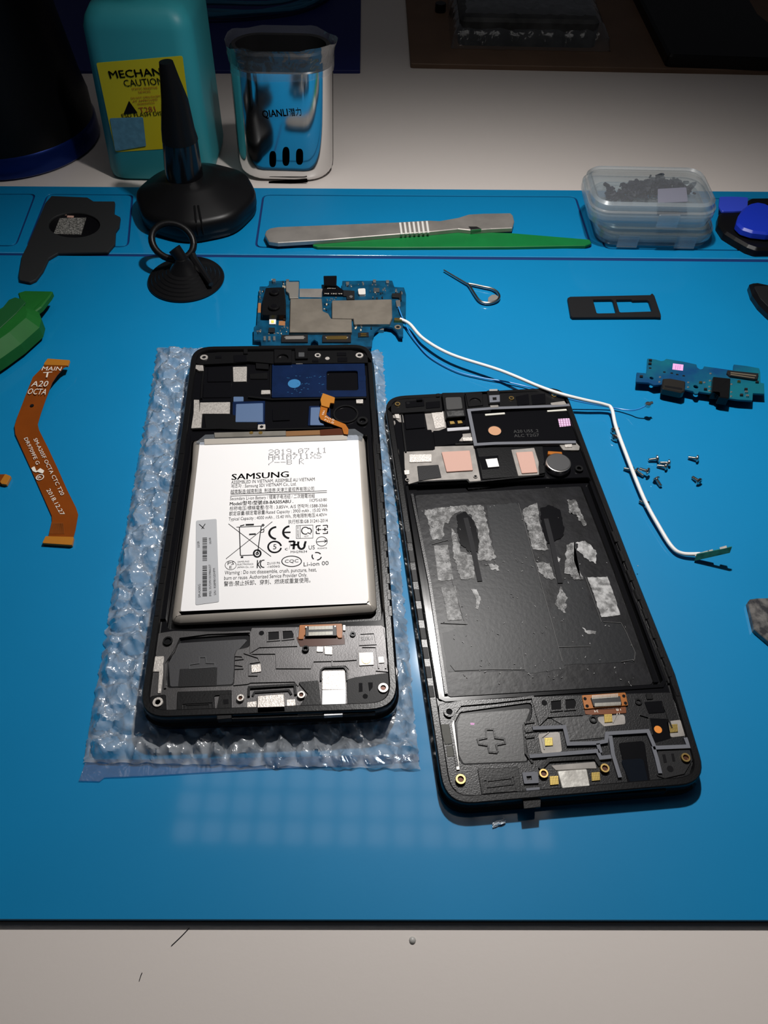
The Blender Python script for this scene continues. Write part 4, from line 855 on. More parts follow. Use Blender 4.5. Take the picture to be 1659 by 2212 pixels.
for y0, y1 in ((965, 1175), (770, 930)):
    y = y0
    while y < y1:
        h = random.choice([2, 2, 3, 5, 6]); prism(bm, WL(F, [(311, y), (342, y-1), (342, y+h-1), (311, y+h)], z_), z_+.02, z_-.02, 0); y += h+random.choice([3, 3, 5, 6])
stroke(bm, [W(F, 288, 678, z_).to_2d(), W(F, 322, 708, z_).to_2d()], .25, z_+.02, z_-.02); stroke(bm, [W(F, 330, 675, z_).to_2d(), W(F, 305, 710, z_).to_2d()], .25, z_+.02, z_-.02)
build('sticker_print', bm, M_ink, stk)

# ---- right phone: z 0 .. 6.2
T2 = 6.2; QZ = 4.9
p2 = thing('opened_phone', 'black phone mid frame with an empty battery bay of torn adhesive', 'phone frame', W('P', 1150, 1300, 0), 'opened phone frames')
out2 = [(825, 864), (1219, 843), (1290, 1034), (1380, 1268), (1458, 1464), (1531, 1704), (955, 1754), (904, 1406), (860, 1097)]
o2 = ccw(WL('P', out2, 3.5, 9, 8))
bm = NB(); prism(bm, o2, 2.2, 0, .8); build('display_bezel', bm, M_blkg, p2, label='glossy black display edge')
o2i = inset(o2, .7)
bm = NB(); holed(bm, [o2i, inset(o2, 3.0)], T2, 2.2, .35); build('side_rail', bm, M_blk, p2)
I = 'I'
pocket2 = WL(I, [(92, 62), (1125, 22), (1135, 50), (1320, 560), (1545, 1170), (1530, 1200), (285, 1275), (262, 1240), (190, 800)], T2-.6, .8)
bm = NB(); holed(bm, [inset(o2, 2.8), pocket2], QZ, 2.4, .2); build('inner_plate', bm, M_blkg, p2)
bm = NB(); prism(bm, inset(o2, 2.5), 2.5, 2.15, 0); build('pocket_floor', bm, M_blkg, p2)
slab('battery_bay_floor', I, [(145, 128), (1075, 78), (1260, 560), (1480, 1170), (1470, 1190), (345, 1258), (320, 1245)], 2.75, 2.5, M_floor2, p2, 1.2, .1)
band('bay_wall', I, [(100, 75), (200, 700), (290, 1262), (318, 1275), (1530, 1195), (1545, 1165), (1380, 720), (1130, 50)], 16, QZ+.35, 2.5, M_blkg, p2)
band('inner_rail', I, [(1090, 75), (1280, 560), (1500, 1175)], 20, 4.0, 2.6, M_blkg, p2); band('inner_rail', I, [(1150, 60), (1330, 540), (1570, 1180)], 10, T2-.5, 4, M_blk, p2); band('inner_rail', I, [(130, 120), (230, 620), (322, 1240)], 14, 3.4, 2.6, M_deck2, p2)
random.seed(5)
for k in range(9):
    y = 330+k*108; x = 88+(y-200)*.145; slab('side_clip', I, [(x-14, y), (x+16, y), (x+26, y+66), (x-4, y+66)], T2+.15, T2-.8, M_blkm, p2, .2)
    xr_ = 1143+(y-30)*.398-12; slab('side_clip', I, [(xr_-8, y), (xr_+12, y), (xr_+36, y+60), (xr_+16, y+60)], T2+.15, T2-.8, M_blk, p2, .2)
fz = 2.78
PC = [0]
def patch(pts, m=M_adh, jit=6, n=10, h=.1, nm='adhesive_residue'):
    PC[0] += 1; h += PC[0]*.006
    P = []; N = len(pts)
    for i in range(N):
        a, b = pts[i], pts[(i+1) % N]
        for k in range(n):
            t = k/n; x = a[0]+(b[0]-a[0])*t; y = a[1]+(b[1]-a[1])*t; q = noise.noise(Vector((x*.05, y*.05, 1)))*jit*1.6+noise.noise(Vector((x*.16, y*.16, 4)))*jit; P.append((x+q, y+noise.noise(Vector((x*.06, y*.06, 9)))*jit*1.6))
    slab(nm, I, P, fz+h, fz-.05, m, p2, 0, 0)
patch([(545, 185), (710, 172), (750, 220), (800, 450), (870, 700), (960, 970), (985, 1100), (780, 1130), (760, 1110), (330, 1120), (300, 900), (430, 860), (380, 620), (600, 500)], mat('grey_film_sheet', (.016, .017, .019), .38, spec=.2, bump=.5, bscale=700), 4, 10, .04, 'grey_film')
patch([(985, 600), (1100, 610), (1130, 760), (1200, 840), (1300, 845), (1380, 1000), (1370, 1060), (980, 1080), (900, 800)], mat('grey_film_sheet2', (.011, .012, .014), .36, spec=.2, bump=.5, bscale=700), 4, 10, .04, 'grey_film')
patch([(198, 208), (300, 198), (420, 186), (530, 186), (548, 280), (575, 400), (600, 480), (560, 500), (505, 490), (492, 430), (500, 330), (465, 240), (400, 218), (352, 245), (330, 290), (310, 280), (300, 375), (238, 375), (226, 300)])
patch([(252, 410), (330, 406), (345, 500), (362, 600), (300, 610), (275, 605)], M_adh, 2); patch([(290, 642), (372, 636), (390, 740), (410, 825), (330, 830), (315, 740)], M_adh, 2)
patch([(345, 310), (380, 350), (400, 440), (470, 470), (482, 590), (405, 600), (385, 540), (360, 450)]); patch([(755, 205), (830, 168), (845, 280), (895, 440), (805, 432), (782, 330), (750, 240)])
patch([(822, 506), (900, 510), (935, 600), (890, 595), (850, 570)]); patch([(1112, 590), (1225, 586), (1262, 690), (1296, 800), (1190, 812), (1150, 690)], M_adh2, 3)
patch([(1050, 390), (1100, 382), (1165, 450), (1160, 512), (1120, 490), (1060, 440)], M_adh2, 8); patch([(960, 640), (1000, 700), (985, 790), (930, 740)], M_adh, 8); patch([(995, 410), (1040, 385), (1045, 500), (1085, 600), (1040, 600), (985, 560)], M_adh, 7)
patch([(460, 655), (490, 655), (515, 710), (500, 768), (485, 760), (490, 710)], M_adh2, 3); patch([(1080, 868), (1110, 885), (1160, 890), (1155, 908), (1110, 905)], M_adh2, 3); patch([(540, 510), (600, 515), (620, 550), (590, 548)], M_adh2, 8); patch([(1000, 160), (1045, 155), (1110, 295), (1085, 300), (1050, 240), (1015, 230)], M_adh, 8)
patch([(395, 565), (430, 575), (462, 552), (468, 590), (440, 602), (402, 600)], M_adh, 2); patch([(938, 470), (960, 480), (950, 505), (935, 490)], M_adh2, 4)
bm = NB(); random.seed(9)
for k in range(150):
    x = random.uniform(180, 1400); y = random.uniform(170, 1200)
    if x < 150+.16*y or x > 1060+.36*y: continue
    if k % 2: y = random.choice([500, 900, 1105])+random.gauss(0, 35)
    q = W(I, x, y, fz+.1); a_ = random.random()*3.14; L_ = random.uniform(.08, .42); d = Vector((math.cos(a_), math.sin(a_)))*L_; q2 = q.to_2d()
    stroke(bm, [q2-d, q2+Vector((random.gauss(0, .15), random.gauss(0, .15))), q2+d], random.uniform(.05, .16), fz+.28, fz+.05)
build('adhesive_crumbs', bm, M_adh2, p2)['kind'] = 'stuff'
bm = NB()
for pts in ([(350, 590), (420, 830)], [(725, 175), (800, 440), (900, 800), (970, 1060)], [(1200, 838), (1300, 845), (1330, 900), (1378, 1010), (1375, 1050), (1300, 1062)], [(345, 1080), (370, 1112), (560, 1105), (760, 1105), (745, 980)], [(950, 980), (1130, 975)], [(290, 845), (440, 852)], [(550, 900), (545, 860)], [(560, 1080), (555, 1050)], [(240, 405), (330, 380)], [(1100, 590), (1190, 840)]):
    stroke(bm, [W(I, *p, fz+.1).to_2d() for p in pts], .14, fz+.27, fz+.02)
build('film_seams', bm, mat('seam_grey', (.05, .05, .05), .5), p2)
patch([(380, 235), (430, 225), (470, 260), (505, 380), (500, 440), (450, 440), (400, 400), (385, 330)], M_blkg, 5, 10, .14, 'dark_tear'); patch([(850, 200), (900, 185), (960, 210), (985, 330), (960, 370), (890, 400), (855, 290)], M_blkg, 5, 10, .14, 'dark_tear')
band('stretch_tab', I, [(430, 255), (465, 400), (510, 610)], 26, fz+.34, fz, mat('stretch_tab_grey', (.014, .014, .016), .5, spec=.1), p2); band('stretch_tab', I, [(880, 260), (915, 400), (960, 620)], 26, fz+.34, fz, mat('stretch_tab_grey', (.014, .014, .016), .5, spec=.1), p2)
# top area
H = 'H'
def SH(pts, h=.4, m=M_pale, nm='pale_plate', r=.3, bev=.1, lab_=None): return slab(nm, H, pts, QZ+h, QZ-.15, m, p2, r, bev, lab_)
SH([(60, 230), (140, 155), (350, 140), (480, 130), (490, 240), (200, 258), (95, 262)], T2-QZ, M_blk, 'top_strip'); SH([(660, 110), (800, 95), (940, 98), (1280, 86), (1400, 98), (1440, 130), (1475, 200), (1470, 215), (680, 240)], T2-QZ, M_blk, 'top_strip')
for q in ([(200, 170), (345, 155), (350, 205), (205, 218)], [(360, 175), (470, 165), (472, 215), (362, 225)], [(285, 150), (335, 145), (335, 175), (285, 178)], [(1060, 130), (1160, 110), (1168, 190), (1075, 205)], [(1180, 120), (1290, 105), (1295, 185), (1190, 195)]):
    SH(q, T2-QZ+.25, M_blkg, 'recess_block', .3)
disk('microphone_dot', H, 222, 182, 15, T2+.4, T2, M_ink, p2); SH([(440, 108), (468, 105), (470, 132), (440, 134)], T2-QZ+.5, M_blk, 'latch_hook')
es = SH([(485, 102), (655, 98), (672, 285), (515, 298)], T2-QZ+.9, M_blk, 'earpiece_speaker', .5)
slab('speaker_face', H, [(512, 138), (635, 134), (648, 225), (522, 235)], T2+1.0, T2+.8, mat('speaker_face_grey', (.03, .03, .03), .6), es, .8); slab('speaker_texture', H, [(520, 245), (655, 238), (660, 280), (530, 288)], T2+1.0, T2+.8, mat('perforated_grey', (.05, .05, .05), .5, col2=(.005, .005, .005), vscale=900), es, .2)
cs = SH([(522, 320), (668, 315), (672, 350), (640, 362), (540, 365)], 1.0, M_blkg, 'contact_seat')
for x, y in ((567, 335), (627, 330)): slab('gold_spring', H, [(x-24, y-12), (x+12, y-14), (x+24, y+8), (x-18, y+14)], QZ+1.4, QZ+.9, M_gold, cs, .3, .15)
SH([(525, 376), (698, 365), (700, 388), (528, 402)], 1.1, M_wht if 0 else mat('light_grey_foam', (.42, .42, .44), .7), 'foam_strip', .3)
bm = NB(); holed(bm, [WL(H, [(668, 108), (800, 97), (808, 200), (690, 212)], T2+.5, .5), circ(H, 745, 172, 42, T2+.5)], T2+.5, QZ, .15); build('camera_well', bm, M_blk, p2); disk('camera_glass', H, 745, 182, 26, QZ+.3, QZ, M_blkg, p2)
SH([(835, 85), (930, 78), (938, 185), (850, 190)], T2-QZ+.8, M_blk, 'sensor_block'); SH([(855, 74), (918, 72), (920, 86), (855, 88)], T2-QZ+.9, mat('pale_grey_rubber', (.30, .30, .29), .6), 'rubber_lip', .1)
bm = NB(); holed(bm, [WL(H, [(853, 122), (936, 118), (938, 172), (858, 178)], T2+1.0, .2), WL(H, [(880, 138), (910, 136), (912, 158), (882, 160)], T2+1.0, 0)], T2+1.0, T2+.7, .05); build('sensor_gasket', bm, M_gask, p2)
for x, y, r in ((140, 188, 22), (1027, 142, 21), (1360, 118, 22)): ring('brass_screw_boss', H, x, y, r, r*.55, T2+.45, QZ, M_brass, p2); disk('boss_hole', H, x, y, r*.55, T2+.2, QZ, M_ink, p2, 0)
SH([(92, 245), (178, 252), (190, 335), (150, 330), (120, 300), (96, 295)]); SH([(112, 258), (150, 262), (158, 305), (125, 298)], .8, M_sil, 'silver_contact'); SH([(72, 315), (120, 320), (125, 340), (80, 410), (70, 400)], .6, M_pale)
SH([(350, 260), (400, 248), (505, 245), (520, 375), (430, 410), (375, 405)], .3); SH([(402, 258), (498, 250), (510, 368), (432, 384)], .55, M_sil, 'silver_contact')
SH([(192, 268), (350, 262), (356, 372), (205, 385)], .5, M_blkg, 'black_pad'); SH([(180, 402), (405, 388), (425, 545), (200, 556)], .55, M_blkg, 'black_pad', .6); SH([(415, 398), (640, 385), (650, 440), (600, 500), (432, 520)], .35, M_blkg, 'black_pad', .4)
SH([(615, 425), (720, 415), (722, 485), (620, 478)], .3); SH([(645, 450), (725, 448), (725, 476), (648, 478)], .7, M_sil, 'silver_contact')
SH([(80, 455), (125, 450), (150, 560), (170, 770), (180, 850), (140, 855), (100, 600)], .5); SH([(190, 560), (430, 545), (430, 520), (735, 512), (752, 600), (790, 790), (700, 795), (690, 775), (310, 790), (225, 815), (195, 690)], .2)
SH([(230, 582), (408, 580), (406, 640), (232, 645)], .5, M_sil, 'silver_contact'); SH([(292, 672), (458, 662), (482, 762), (305, 788)], .4, M_blkm, 'black_pad')
SH([(482, 562), (702, 550), (728, 705), (522, 718)], .75, M_pink, 'thermal_pad', .4, .12); SH([(190, 705), (232, 702), (235, 738), (195, 740)], .4, M_sil, 'silver_contact')
for x, y in ((216, 778), (747, 752)): ring('small_screw_hole', H, x, y, 17, 10, QZ+.6, QZ, M_pale, p2); disk('boss_hole', H, x, y, 10, QZ+.5, QZ, M_ink, p2, 0)
SH([(752, 530), (1270, 512), (1285, 640), (1245, 745), (800, 775), (770, 600)], .3, M_blk, 'black_plate'); SH([(772, 600), (925, 590), (932, 688), (800, 700)], .45, M_blkg, 'label_seat', .2)
SH([(825, 620), (915, 612), (932, 676), (845, 684)], .58, M_wht, 'white_sticker', .1, .02)
SH([(1025, 545), (1205, 530), (1240, 640), (1242, 742), (1080, 750)], .42); SH([(1062, 565), (1192, 558), (1232, 722), (1108, 730)], .85, M_pink, 'thermal_pad', .4, .12)
bm = NB(); stroke(bm, WL(H, [(1480, 196), (1330, 206), (880, 222), (695, 238), (748, 505), (900, 496), (1280, 488), (1530, 485)], QZ+1.4), (W(H, 26, 0, QZ)-W(H, 0, 0, QZ)).length*1.0, QZ+1.4, QZ); build('grey_gasket', bm, M_gask, p2, label='grey foam gasket line')
SH([(712, 265), (1470, 225), (1560, 470), (765, 492)], .25, M_blkg, 'speaker_recess', .8); SH([(820, 266), (975, 254), (978, 268), (824, 280)], .9, mat('cream_foam', (.55, .54, .48), .6), 'foam_bar', .2); SH([(1305, 238), (1460, 226), (1464, 240), (1308, 250)], .9, mat('cream_foam', (1, 1, 1)), 'foam_bar', .2)
disk('copper_disc', H, 897, 398, 50, QZ+.32, QZ, M_copper, p2, .02)
ring('disc_rim', H, 897, 396, 57, 50, QZ+.5, QZ, M_blk, p2)
bm = NB(); ptext(bm, H, 'A20 U55_2', (1045, 415), (1240, 408), 22, QZ+.28); ptext(bm, H, 'ALC T2G7', (1050, 448), (1245, 442), 22, QZ+.28); build('embossed_text', bm, mat('emboss_grey', (.05, .05, .05), .3), p2)
SH([(1390, 306), (1478, 300), (1490, 360), (1403, 368)], .4, M_pinkg, 'pink_sticker', .1, .02); SH([(1330, 180), (1440, 165), (1460, 195), (1340, 200)], 1.45, M_pale, 'silver_tab', .4); SH([(860, 200), (925, 196), (928, 216), (865, 218)], 1.5, M_pale, 'silver_tab', .1)
SH([(1395, 500), (1530, 488), (1560, 520), (1555, 550), (1500, 550), (1430, 548)], .7, M_pale, 'pale_plate', .6)
SH([(1440, 505), (1500, 500), (1502, 525), (1445, 528)], 1.0, M_sil, 'silver_contact')
c = W(H, 1393, 650, QZ+2.4).to_2d(); r_ = (W(H, 1490, 640, QZ+2.4)-W(H, 1293, 640, QZ+2.4)).length/2
vm = bpy.data.objects.new('vibration_motor', None)
bm = NB(); lathe(bm, c, [(r_, QZ), (r_, QZ+2.5), (r_-.15, QZ+2.75), (r_-.4, QZ+2.8)], 48)
bpy.data.objects.remove(vm); vm = build('vibration_motor', bm, M_steel, p2, True, label='round coin vibration motor')
bm = NB(); lathe(bm, c, [(r_-.45, QZ+2.7), (r_-.55, QZ+3.0)], 48); build('motor_cover', bm, mat('motor_black_film', (.035, .035, .037), .5), vm, True)
SH([(1312, 556), (1420, 562), (1425, 590), (1310, 580)], 1.3, M_or, 'motor_flex', .2); SH([(1240, 660), (1285, 668), (1290, 725), (1245, 735)], 1.6, M_blk, 'motor_post')
ring('round_post', H, 1555, 690, 32, 16, QZ+.9, QZ, M_blk, p2)
for pts, h in (([(170, 260), (185, 400), (205, 560)], .9), ([(590, 500), (735, 492), (760, 515), (1270, 505)], .9), ([(300, 795), (680, 778), (700, 800), (800, 790), (1280, 740)], .9)): band('plate_rib', H, pts, 12, QZ+h, QZ, M_blk, p2)
# bottom area
J = 'J'
def SJ(pts, h=.4, m=M_deck2, nm='raised_block', r=.3, bev=.12, lab_=None): return slab(nm, J, pts, QZ+h, QZ-.15, m, p2, r, bev, lab_)
def BJ(pts, wd, h, m=M_blk, nm='deck_rib', closed=False): return band(nm, J, pts, wd, QZ+h, QZ-.1, m, p2, closed)
deck2 = [(120, 160), (240, 135), (650, 115), (920, 105), (1420, 90), (1540, 330), (1560, 450), (1520, 600), (1200, 640), (690, 680), (370, 690), (250, 670), (170, 600), (130, 300)]
bm = NB(); holed(bm, [WL(J, deck2, QZ+.4, 1), WL(J, [(245, 205), (645, 150), (640, 235), (600, 285), (625, 480), (265, 495), (240, 470), (215, 260)], QZ+.4, 1)], QZ+.4, QZ-.1, .2); build('metal_deck', bm, M_deck2, p2, label='black cast metal deck')
slab('speaker_bay', J, [(245, 215), (640, 180), (600, 285), (620, 478), (262, 492), (235, 440), (225, 270)], QZ+.12, QZ-.1, mat('bay_satin_black', (.03, .03, .03), .38, metal=.4, bump=.4, bscale=1200), p2, .8, .05)
plus = [(388, 298), (432, 298), (440, 345), (492, 352), (496, 375), (445, 385), (455, 418), (448, 428), (408, 425), (400, 388), (350, 380), (342, 355), (392, 345)]
BJ(plus, 10, .45, M_blk, 'plus_emboss', True); slab('pink_dot', J, [(300, 262), (325, 264), (322, 275), (302, 274)], QZ+.14, QZ+.1, M_pinks, p2, .1, 0)
BJ([(228, 505), (190, 270), (215, 200), (245, 160), (420, 145), (650, 118), (690, 265), (730, 225), (930, 212)], 16, .9, M_deck2)
ring('deck_boss', J, 183, 200, 32, 17, QZ+1.1, QZ, M_deck2, p2); disk('boss_hole', J, 183, 200, 17, QZ+.8, QZ, M_ink, p2, 0)
BJ([(200, 250), (215, 380), (232, 525)], 16, .8, mat('worn_edge_metal', (.3, .29, .27), .4, metal=.7, bump=.4, bscale=900), 'silver_edge'); SJ([(135, 270), (190, 268), (200, 330), (205, 380), (160, 385), (140, 330)], .6, mat('worn_grey_foam', (.10, .10, .09), .7, bump=1, bscale=900), 'foam_patch'); SJ([(165, 392), (205, 388), (212, 450), (172, 455)], .5, mat('worn_grey_foam', (1, 1, 1)), 'foam_patch')
for q in ([(745, 138), (812, 130), (815, 190), (752, 196)], [(828, 128), (885, 124), (898, 150), (890, 186), (830, 190)]): SJ(q, .48, M_ink, 'square_well', .3, .02); BJ(q, 9, .75, M_deck2, 'well_rim', True)
disk('deck_hole', J, 715, 150, 16, QZ+.5, QZ, M_ink, p2, 0)
connector(p2, J, [(925, 108), (1170, 92), (1185, 165), (940, 186)], [(975, 122), (1140, 112), (1150, 158), (990, 170)], ((985, 108), (1125, 98), 22), ((1000, 152), (1140, 145), 20), [(938, 180), (1170, 160), (1175, 208), (1060, 215), (985, 218), (945, 215)], QZ+.5, 20, mat('brown_flex', (.16, .045, .01), .3))
for x, y in ((943, 127), (955, 168), (1160, 112), (1170, 152)): disk('connector_hole', J, x, y, 9, QZ+1.1, QZ+.9, M_ink, p2, 0)
bm = NB(); ptext(bm, J, '34', (1015, 190), (992, 192), 14, QZ+.66); ptext(bm, J, '18', (1140, 180), (1115, 184), 14, QZ+.66); ptext(bm, J, '17', (1135, 205), (1115, 207), 12, QZ+.66); build('flex_numbers', bm, M_whp, p2)
SJ([(745, 235), (980, 215), (1060, 290), (1060, 345), (850, 365), (835, 285)], .6, mat('rough_black_film', (.02, .02, .021), .45, bump=1.5, bscale=900), 'rough_film', .4)
for q, h in (([(1010, 230), (1165, 215), (1170, 270), (1030, 285)], .5), ([(680, 325), (800, 312), (815, 425), (700, 435)], .45), ([(1400, 255), (1480, 245), (1510, 335), (1420, 345)], .5)): SJ(q, h, M_pale, 'pale_plate', .8, .02)
for x, y, s in ((740, 368, 24), (1073, 237, 24), (1440, 293, 24), (770, 585, 26), (1003, 563, 25)): SJ([(x-s, y-s*.9), (x+s*.85, y-s), (x+s, y+s*.85), (x-s*.85, y+s)], .75, M_goldg, 'gold_contact', .05, .03)
BJ([(715, 410), (700, 345), (740, 315)], 5, .7, M_pale, 'pad_trace'); BJ([(1100, 262), (1120, 218)], 4, .7, M_pale, 'pad_trace')
SJ([(785, 530), (955, 518), (975, 628), (815, 638)], 1.1, mat('scuffed_nickel', (.42, .41, .38), .4, metal=.6, bump=.8, bscale=600, col2=(.26, .25, .23), vscale=250), 'usb_shell', .6, .25); SJ([(750, 500), (1000, 480), (1010, 520), (960, 520), (780, 530)], .6, M_pale, 'pale_plate')
BJ([(690, 520), (740, 470), (1000, 455), (1030, 500)], 22, 1.0, M_blk, 'usb_bay_wall')
bm = NB(); wd = (W(J, 20, 0, QZ)-W(J, 0, 0, QZ)).length; zg = QZ+1.2
for pts in ([(650, 292), (828, 285), (850, 380), (1008, 375), (1062, 365), (1066, 322), (1295, 308), (1335, 402), (1525, 394), (1505, 345)], [(632, 450), (1012, 420), (1030, 458), (1090, 452)], [(1085, 335), (1100, 440), (1140, 568)], [(1015, 378), (1030, 430)], [(1325, 395), (1345, 460), (1365, 545)]): stroke(bm, WL(J, pts, zg), wd, zg, QZ+.3)
build('grey_gasket', bm, M_gask, p2, label='grey foam gasket line')
SJ([(1130, 375), (1275, 362), (1310, 600), (1300, 625), (1190, 632)], .55, M_blkg, 'camera_bay', 1); SJ([(1140, 470), (1270, 460), (1300, 600), (1200, 610)], .65, mat('dark_glassy', (.006, .008, .012), .12), 'bay_window', 1)
disk('orange_dot', J, 1352, 300, 22, QZ+.6, QZ, mat('orange_indicator', (.7, .22, .01), .5), p2, .02); SJ([(1300, 235), (1410, 240), (1425, 350), (1320, 380)], .5, M_blkg, 'orange_dot_seat', .5)
for x, y, r in ((247, 577, 29), (712, 545, 26), (1055, 515, 26), (1508, 456, 26)): ring('brass_screw_boss', J, x, y, r, r*.58, QZ+1.4, QZ, M_brass, p2); disk('boss_hole', J, x, y, r*.58, QZ+.9, QZ, mat('copper_hole', (1, 1, 1)), p2, 0)
ring('deck_boss', J, 990, 242, 22, 12, QZ+1.0, QZ, M_blk, p2); ring('deck_boss', J, 1243, 143, 20, 10, QZ+.8, QZ, M_blk, p2)
SJ([(340, 520), (570, 508), (580, 600), (585, 670), (370, 690)], .7, M_blk, 'speaker_bezel', .4); BJ([(372, 582), (545, 560), (560, 640), (375, 655)], 8, 1.0, M_blk, 'speaker_slot', True); BJ([(395, 587), (532, 570), (540, 605), (398, 622)], 7, .95, M_blk, 'speaker_slot', True)
for q, q2 in (([(590, 540), (678, 535), (685, 600), (602, 605)], [(615, 562), (642, 560), (646, 582), (620, 584)]), ([(612, 628), (690, 622), (692, 672), (618, 678)], [(640, 645), (668, 643), (670, 660), (643, 662)])):
    bm = NB(); z = QZ+1.0; holed(bm, [WL(J, q, z, .3), WL(J, q2, z)], z, z-.5, .05); build('sensor_gasket', bm, M_gask, p2)
SJ([(585, 610), (700, 605), (695, 735), (600, 745)], .45, M_blk, 'bottom_block', .2); slab('bottom_lip', J, [(800, 655), (1190, 632), (1200, 655), (1330, 630), (1400, 625), (1400, 645), (800, 682)], QZ-.1, 2, M_blk, p2, .3)
SJ([(1350, 415), (1530, 405), (1560, 450), (1500, 550), (1390, 575), (1345, 560)], .7, M_blkm, 'black_surround', .6)
for q in ([(1375, 440), (1392, 438), (1402, 485), (1385, 488)], [(1425, 435), (1440, 434), (1448, 478), (1434, 480)]): SJ(q, .76, M_ink, 'sound_slot', .1, .02)
disk('sound_hole', J, 1420, 520, 18, QZ+.76, QZ, M_ink, p2, 0); SJ([(1275, 145), (1375, 138), (1390, 205), (1300, 212)], .55, M_blkg, 'square_well', .3); BJ([(1380, 150), (1400, 210), (1430, 290)], 8, .9, M_deck2); BJ([(1250, 215), (1300, 230), (1320, 330)], 8, .8, M_deck2)
for y in (262, 312, 345): BJ([(605, y), (660, y-8)], 12, .8, M_blk)
BJ([(600, 270), (612, 430), (650, 485)], 12, .8, M_blk); SJ([(1280, 100), (1320, 98), (1325, 130), (1290, 132)], .7, M_blk)
BJ([(140, 500), (150, 560), (200, 640), (300, 690)], 14, .9, M_blk)

# ================================================ main circuit board
Dz = 2.8; D = 'D'
pb = thing('main_circuit_board', 'blue main circuit board with silver shields and camera above the left phone', 'circuit board', W(D, 850, 450, 0))
ob = [(240, 232), (318, 230), (320, 184), (580, 182), (580, 322), (772, 325), (775, 260), (940, 256), (946, 184), (1372, 182), (1390, 236), (1472, 240), (1490, 300), (1487, 500), (1465, 512), (1465, 662), (1432, 658), (1405, 612), (1370, 582), (1320, 572), (1265, 584), (1222, 620), (1205, 665), (1198, 745), (742, 742), (738, 705), (705, 685), (680, 705), (672, 740), (255, 735), (245, 690), (190, 686), (190, 580), (215, 560)]
bm = NB(); holed(bm, [WL(D, ob, Dz, .3)], Dz, Dz-1.0, .08); build('board', bm, M_pcb, pb)
bm = NB(); prism(bm, WL(D, [(300, 705), (660, 702), (660, 735), (270, 735)], Dz-1), Dz-1, .2, .1); prism(bm, WL(D, [(760, 705), (1180, 700), (1180, 738), (760, 740)], Dz-1), Dz-1, .2, .1); prism(bm, WL(D, [(400, 250), (1300, 250), (1300, 600), (400, 600)], Dz-1), Dz-1, 0, .1); build('underside_shield', bm, M_brush, pb)
def CD(nm, pts, h, m, par=None, r=.15, z=Dz, bev=.08, lab_=None): return slab(nm, D, pts, z+h, z-.05, m, par or pb, r, bev, lab_)
CD('shield_can', [(502, 335), (770, 333), (778, 440), (825, 460), (850, 505), (1025, 510), (1028, 620), (495, 620)], 1.5, M_shield, r=.4, bev=.25)
CD('shield_can', [(857, 350), (1368, 340), (1372, 500), (1350, 550), (1045, 552), (1040, 505), (857, 500)], 1.5, M_shield, r=.4, bev=.25); CD('shield_can', [(463, 192), (575, 190), (570, 328), (495, 330), (490, 290), (465, 270)], 1.5, mat('light_nickel', (.5, .47, .42), .4, metal=.8), r=.3, bev=.2)
cm = CD('camera_module', [(290, 240), (450, 235), (462, 340), (462, 470), (258, 470), (262, 350)], 3.2, M_blk, r=.6, bev=.4)
for x, y, r in ((365, 272, 42), (362, 395, 50)):
    z = Dz+3.2; disk('lens_barrel', D, x, y, r, z+1.2, z, M_blk, cm, .3); disk('lens_glass', D, x, y, r*.5, z+1.35, z+1.1, M_blkg, cm, .15)
fc = CD('front_camera', [(785, 140), (898, 138), (895, 225), (788, 222)], 2.4, M_blkg, r=.3, bev=.2); CD('camera_flex', [(785, 218), (900, 222), (955, 262), (955, 305), (780, 303), (778, 260)], 1.0, M_blkg, r=.3)
bm = NB(); ptext(bm, D, 'M5 13C V4', (795, 297), (945, 298), 8, Dz+1.03); ptext(bm, D, '24-05', (815, 250), (888, 250), 8, Dz+1.03); build('flex_print', bm, M_whp, pb)
CD('socket_block', [(955, 262), (1050, 268), (1050, 340), (985, 340), (980, 312), (955, 312)], .8, M_chip); disk('screw_hole', D, 1020, 316, 16, Dz+.95, Dz+.6, M_sold, pb)
for (x0, x1, m_) in ((425, 652, M_brush), (775, 1020, M_gold)):
    cn = CD('board_connector', [(x0, 645), (x1, 640), (x1, 705), (x0, 705)], .8, M_chip, r=.3); CD('connector_contacts', [(x0+35, 655), (x1-35, 652), (x1-35, 680), (x0+35, 682)], 1.1, m_, cn, r=.1)
    for x in (x0+30, x1-30): disk('solder_dot', D, x, 664, 8, Dz+1.1, Dz+.7, M_sold, cn)
CD('flash_light', [(322, 512), (380, 512), (378, 552), (322, 552)], .6, M_wht); CD('flash_phosphor', [(338, 520), (362, 520), (362, 542), (338, 542)], .75, M_yled)
CD('copper_pad', [(405, 525), (458, 525), (458, 565), (402, 562)], .1, mat('bare_copper', (.30, .13, .05), .5)); CD('copper_pad', [(228, 372), (252, 372), (250, 455), (224, 455)], .1, mat('bare_copper', (1, 1, 1)))
CD('black_chip', [(318, 582), (370, 582), (370, 622), (316, 622)], .9, M_chip); CD('black_chip', [(440, 470), (460, 470), (462, 515), (440, 512)], 1, M_chip); CD('black_chip', [(1368, 290), (1450, 285), (1452, 345), (1440, 350), (1425, 325), (1370, 322)], 1, M_chip)
CD('inductor', [(1078, 250), (1142, 246), (1145, 298), (1085, 300)], 1.2, mat('pale_inductor', (.6, .58, .54), .4), r=.8); CD('grey_chip', [(1212, 242), (1262, 245), (1262, 278), (1212, 278)], .4, M_grey)
for x in (283, 323, 365): CD('spring_contact', [(x-10, 655), (x+10, 655), (x+10, 690), (x-10, 690)], .9, M_sold)
sc_ = CD('gold_contact_block', [(1080, 625), (1170, 622), (1172, 660), (1080, 662)], .4, M_chip)
for y in (630, 645): CD('gold_bar', [(1102, y), (1152, y), (1152, y+8), (1102, y+8)], .8, M_gold, sc_, r=.05)
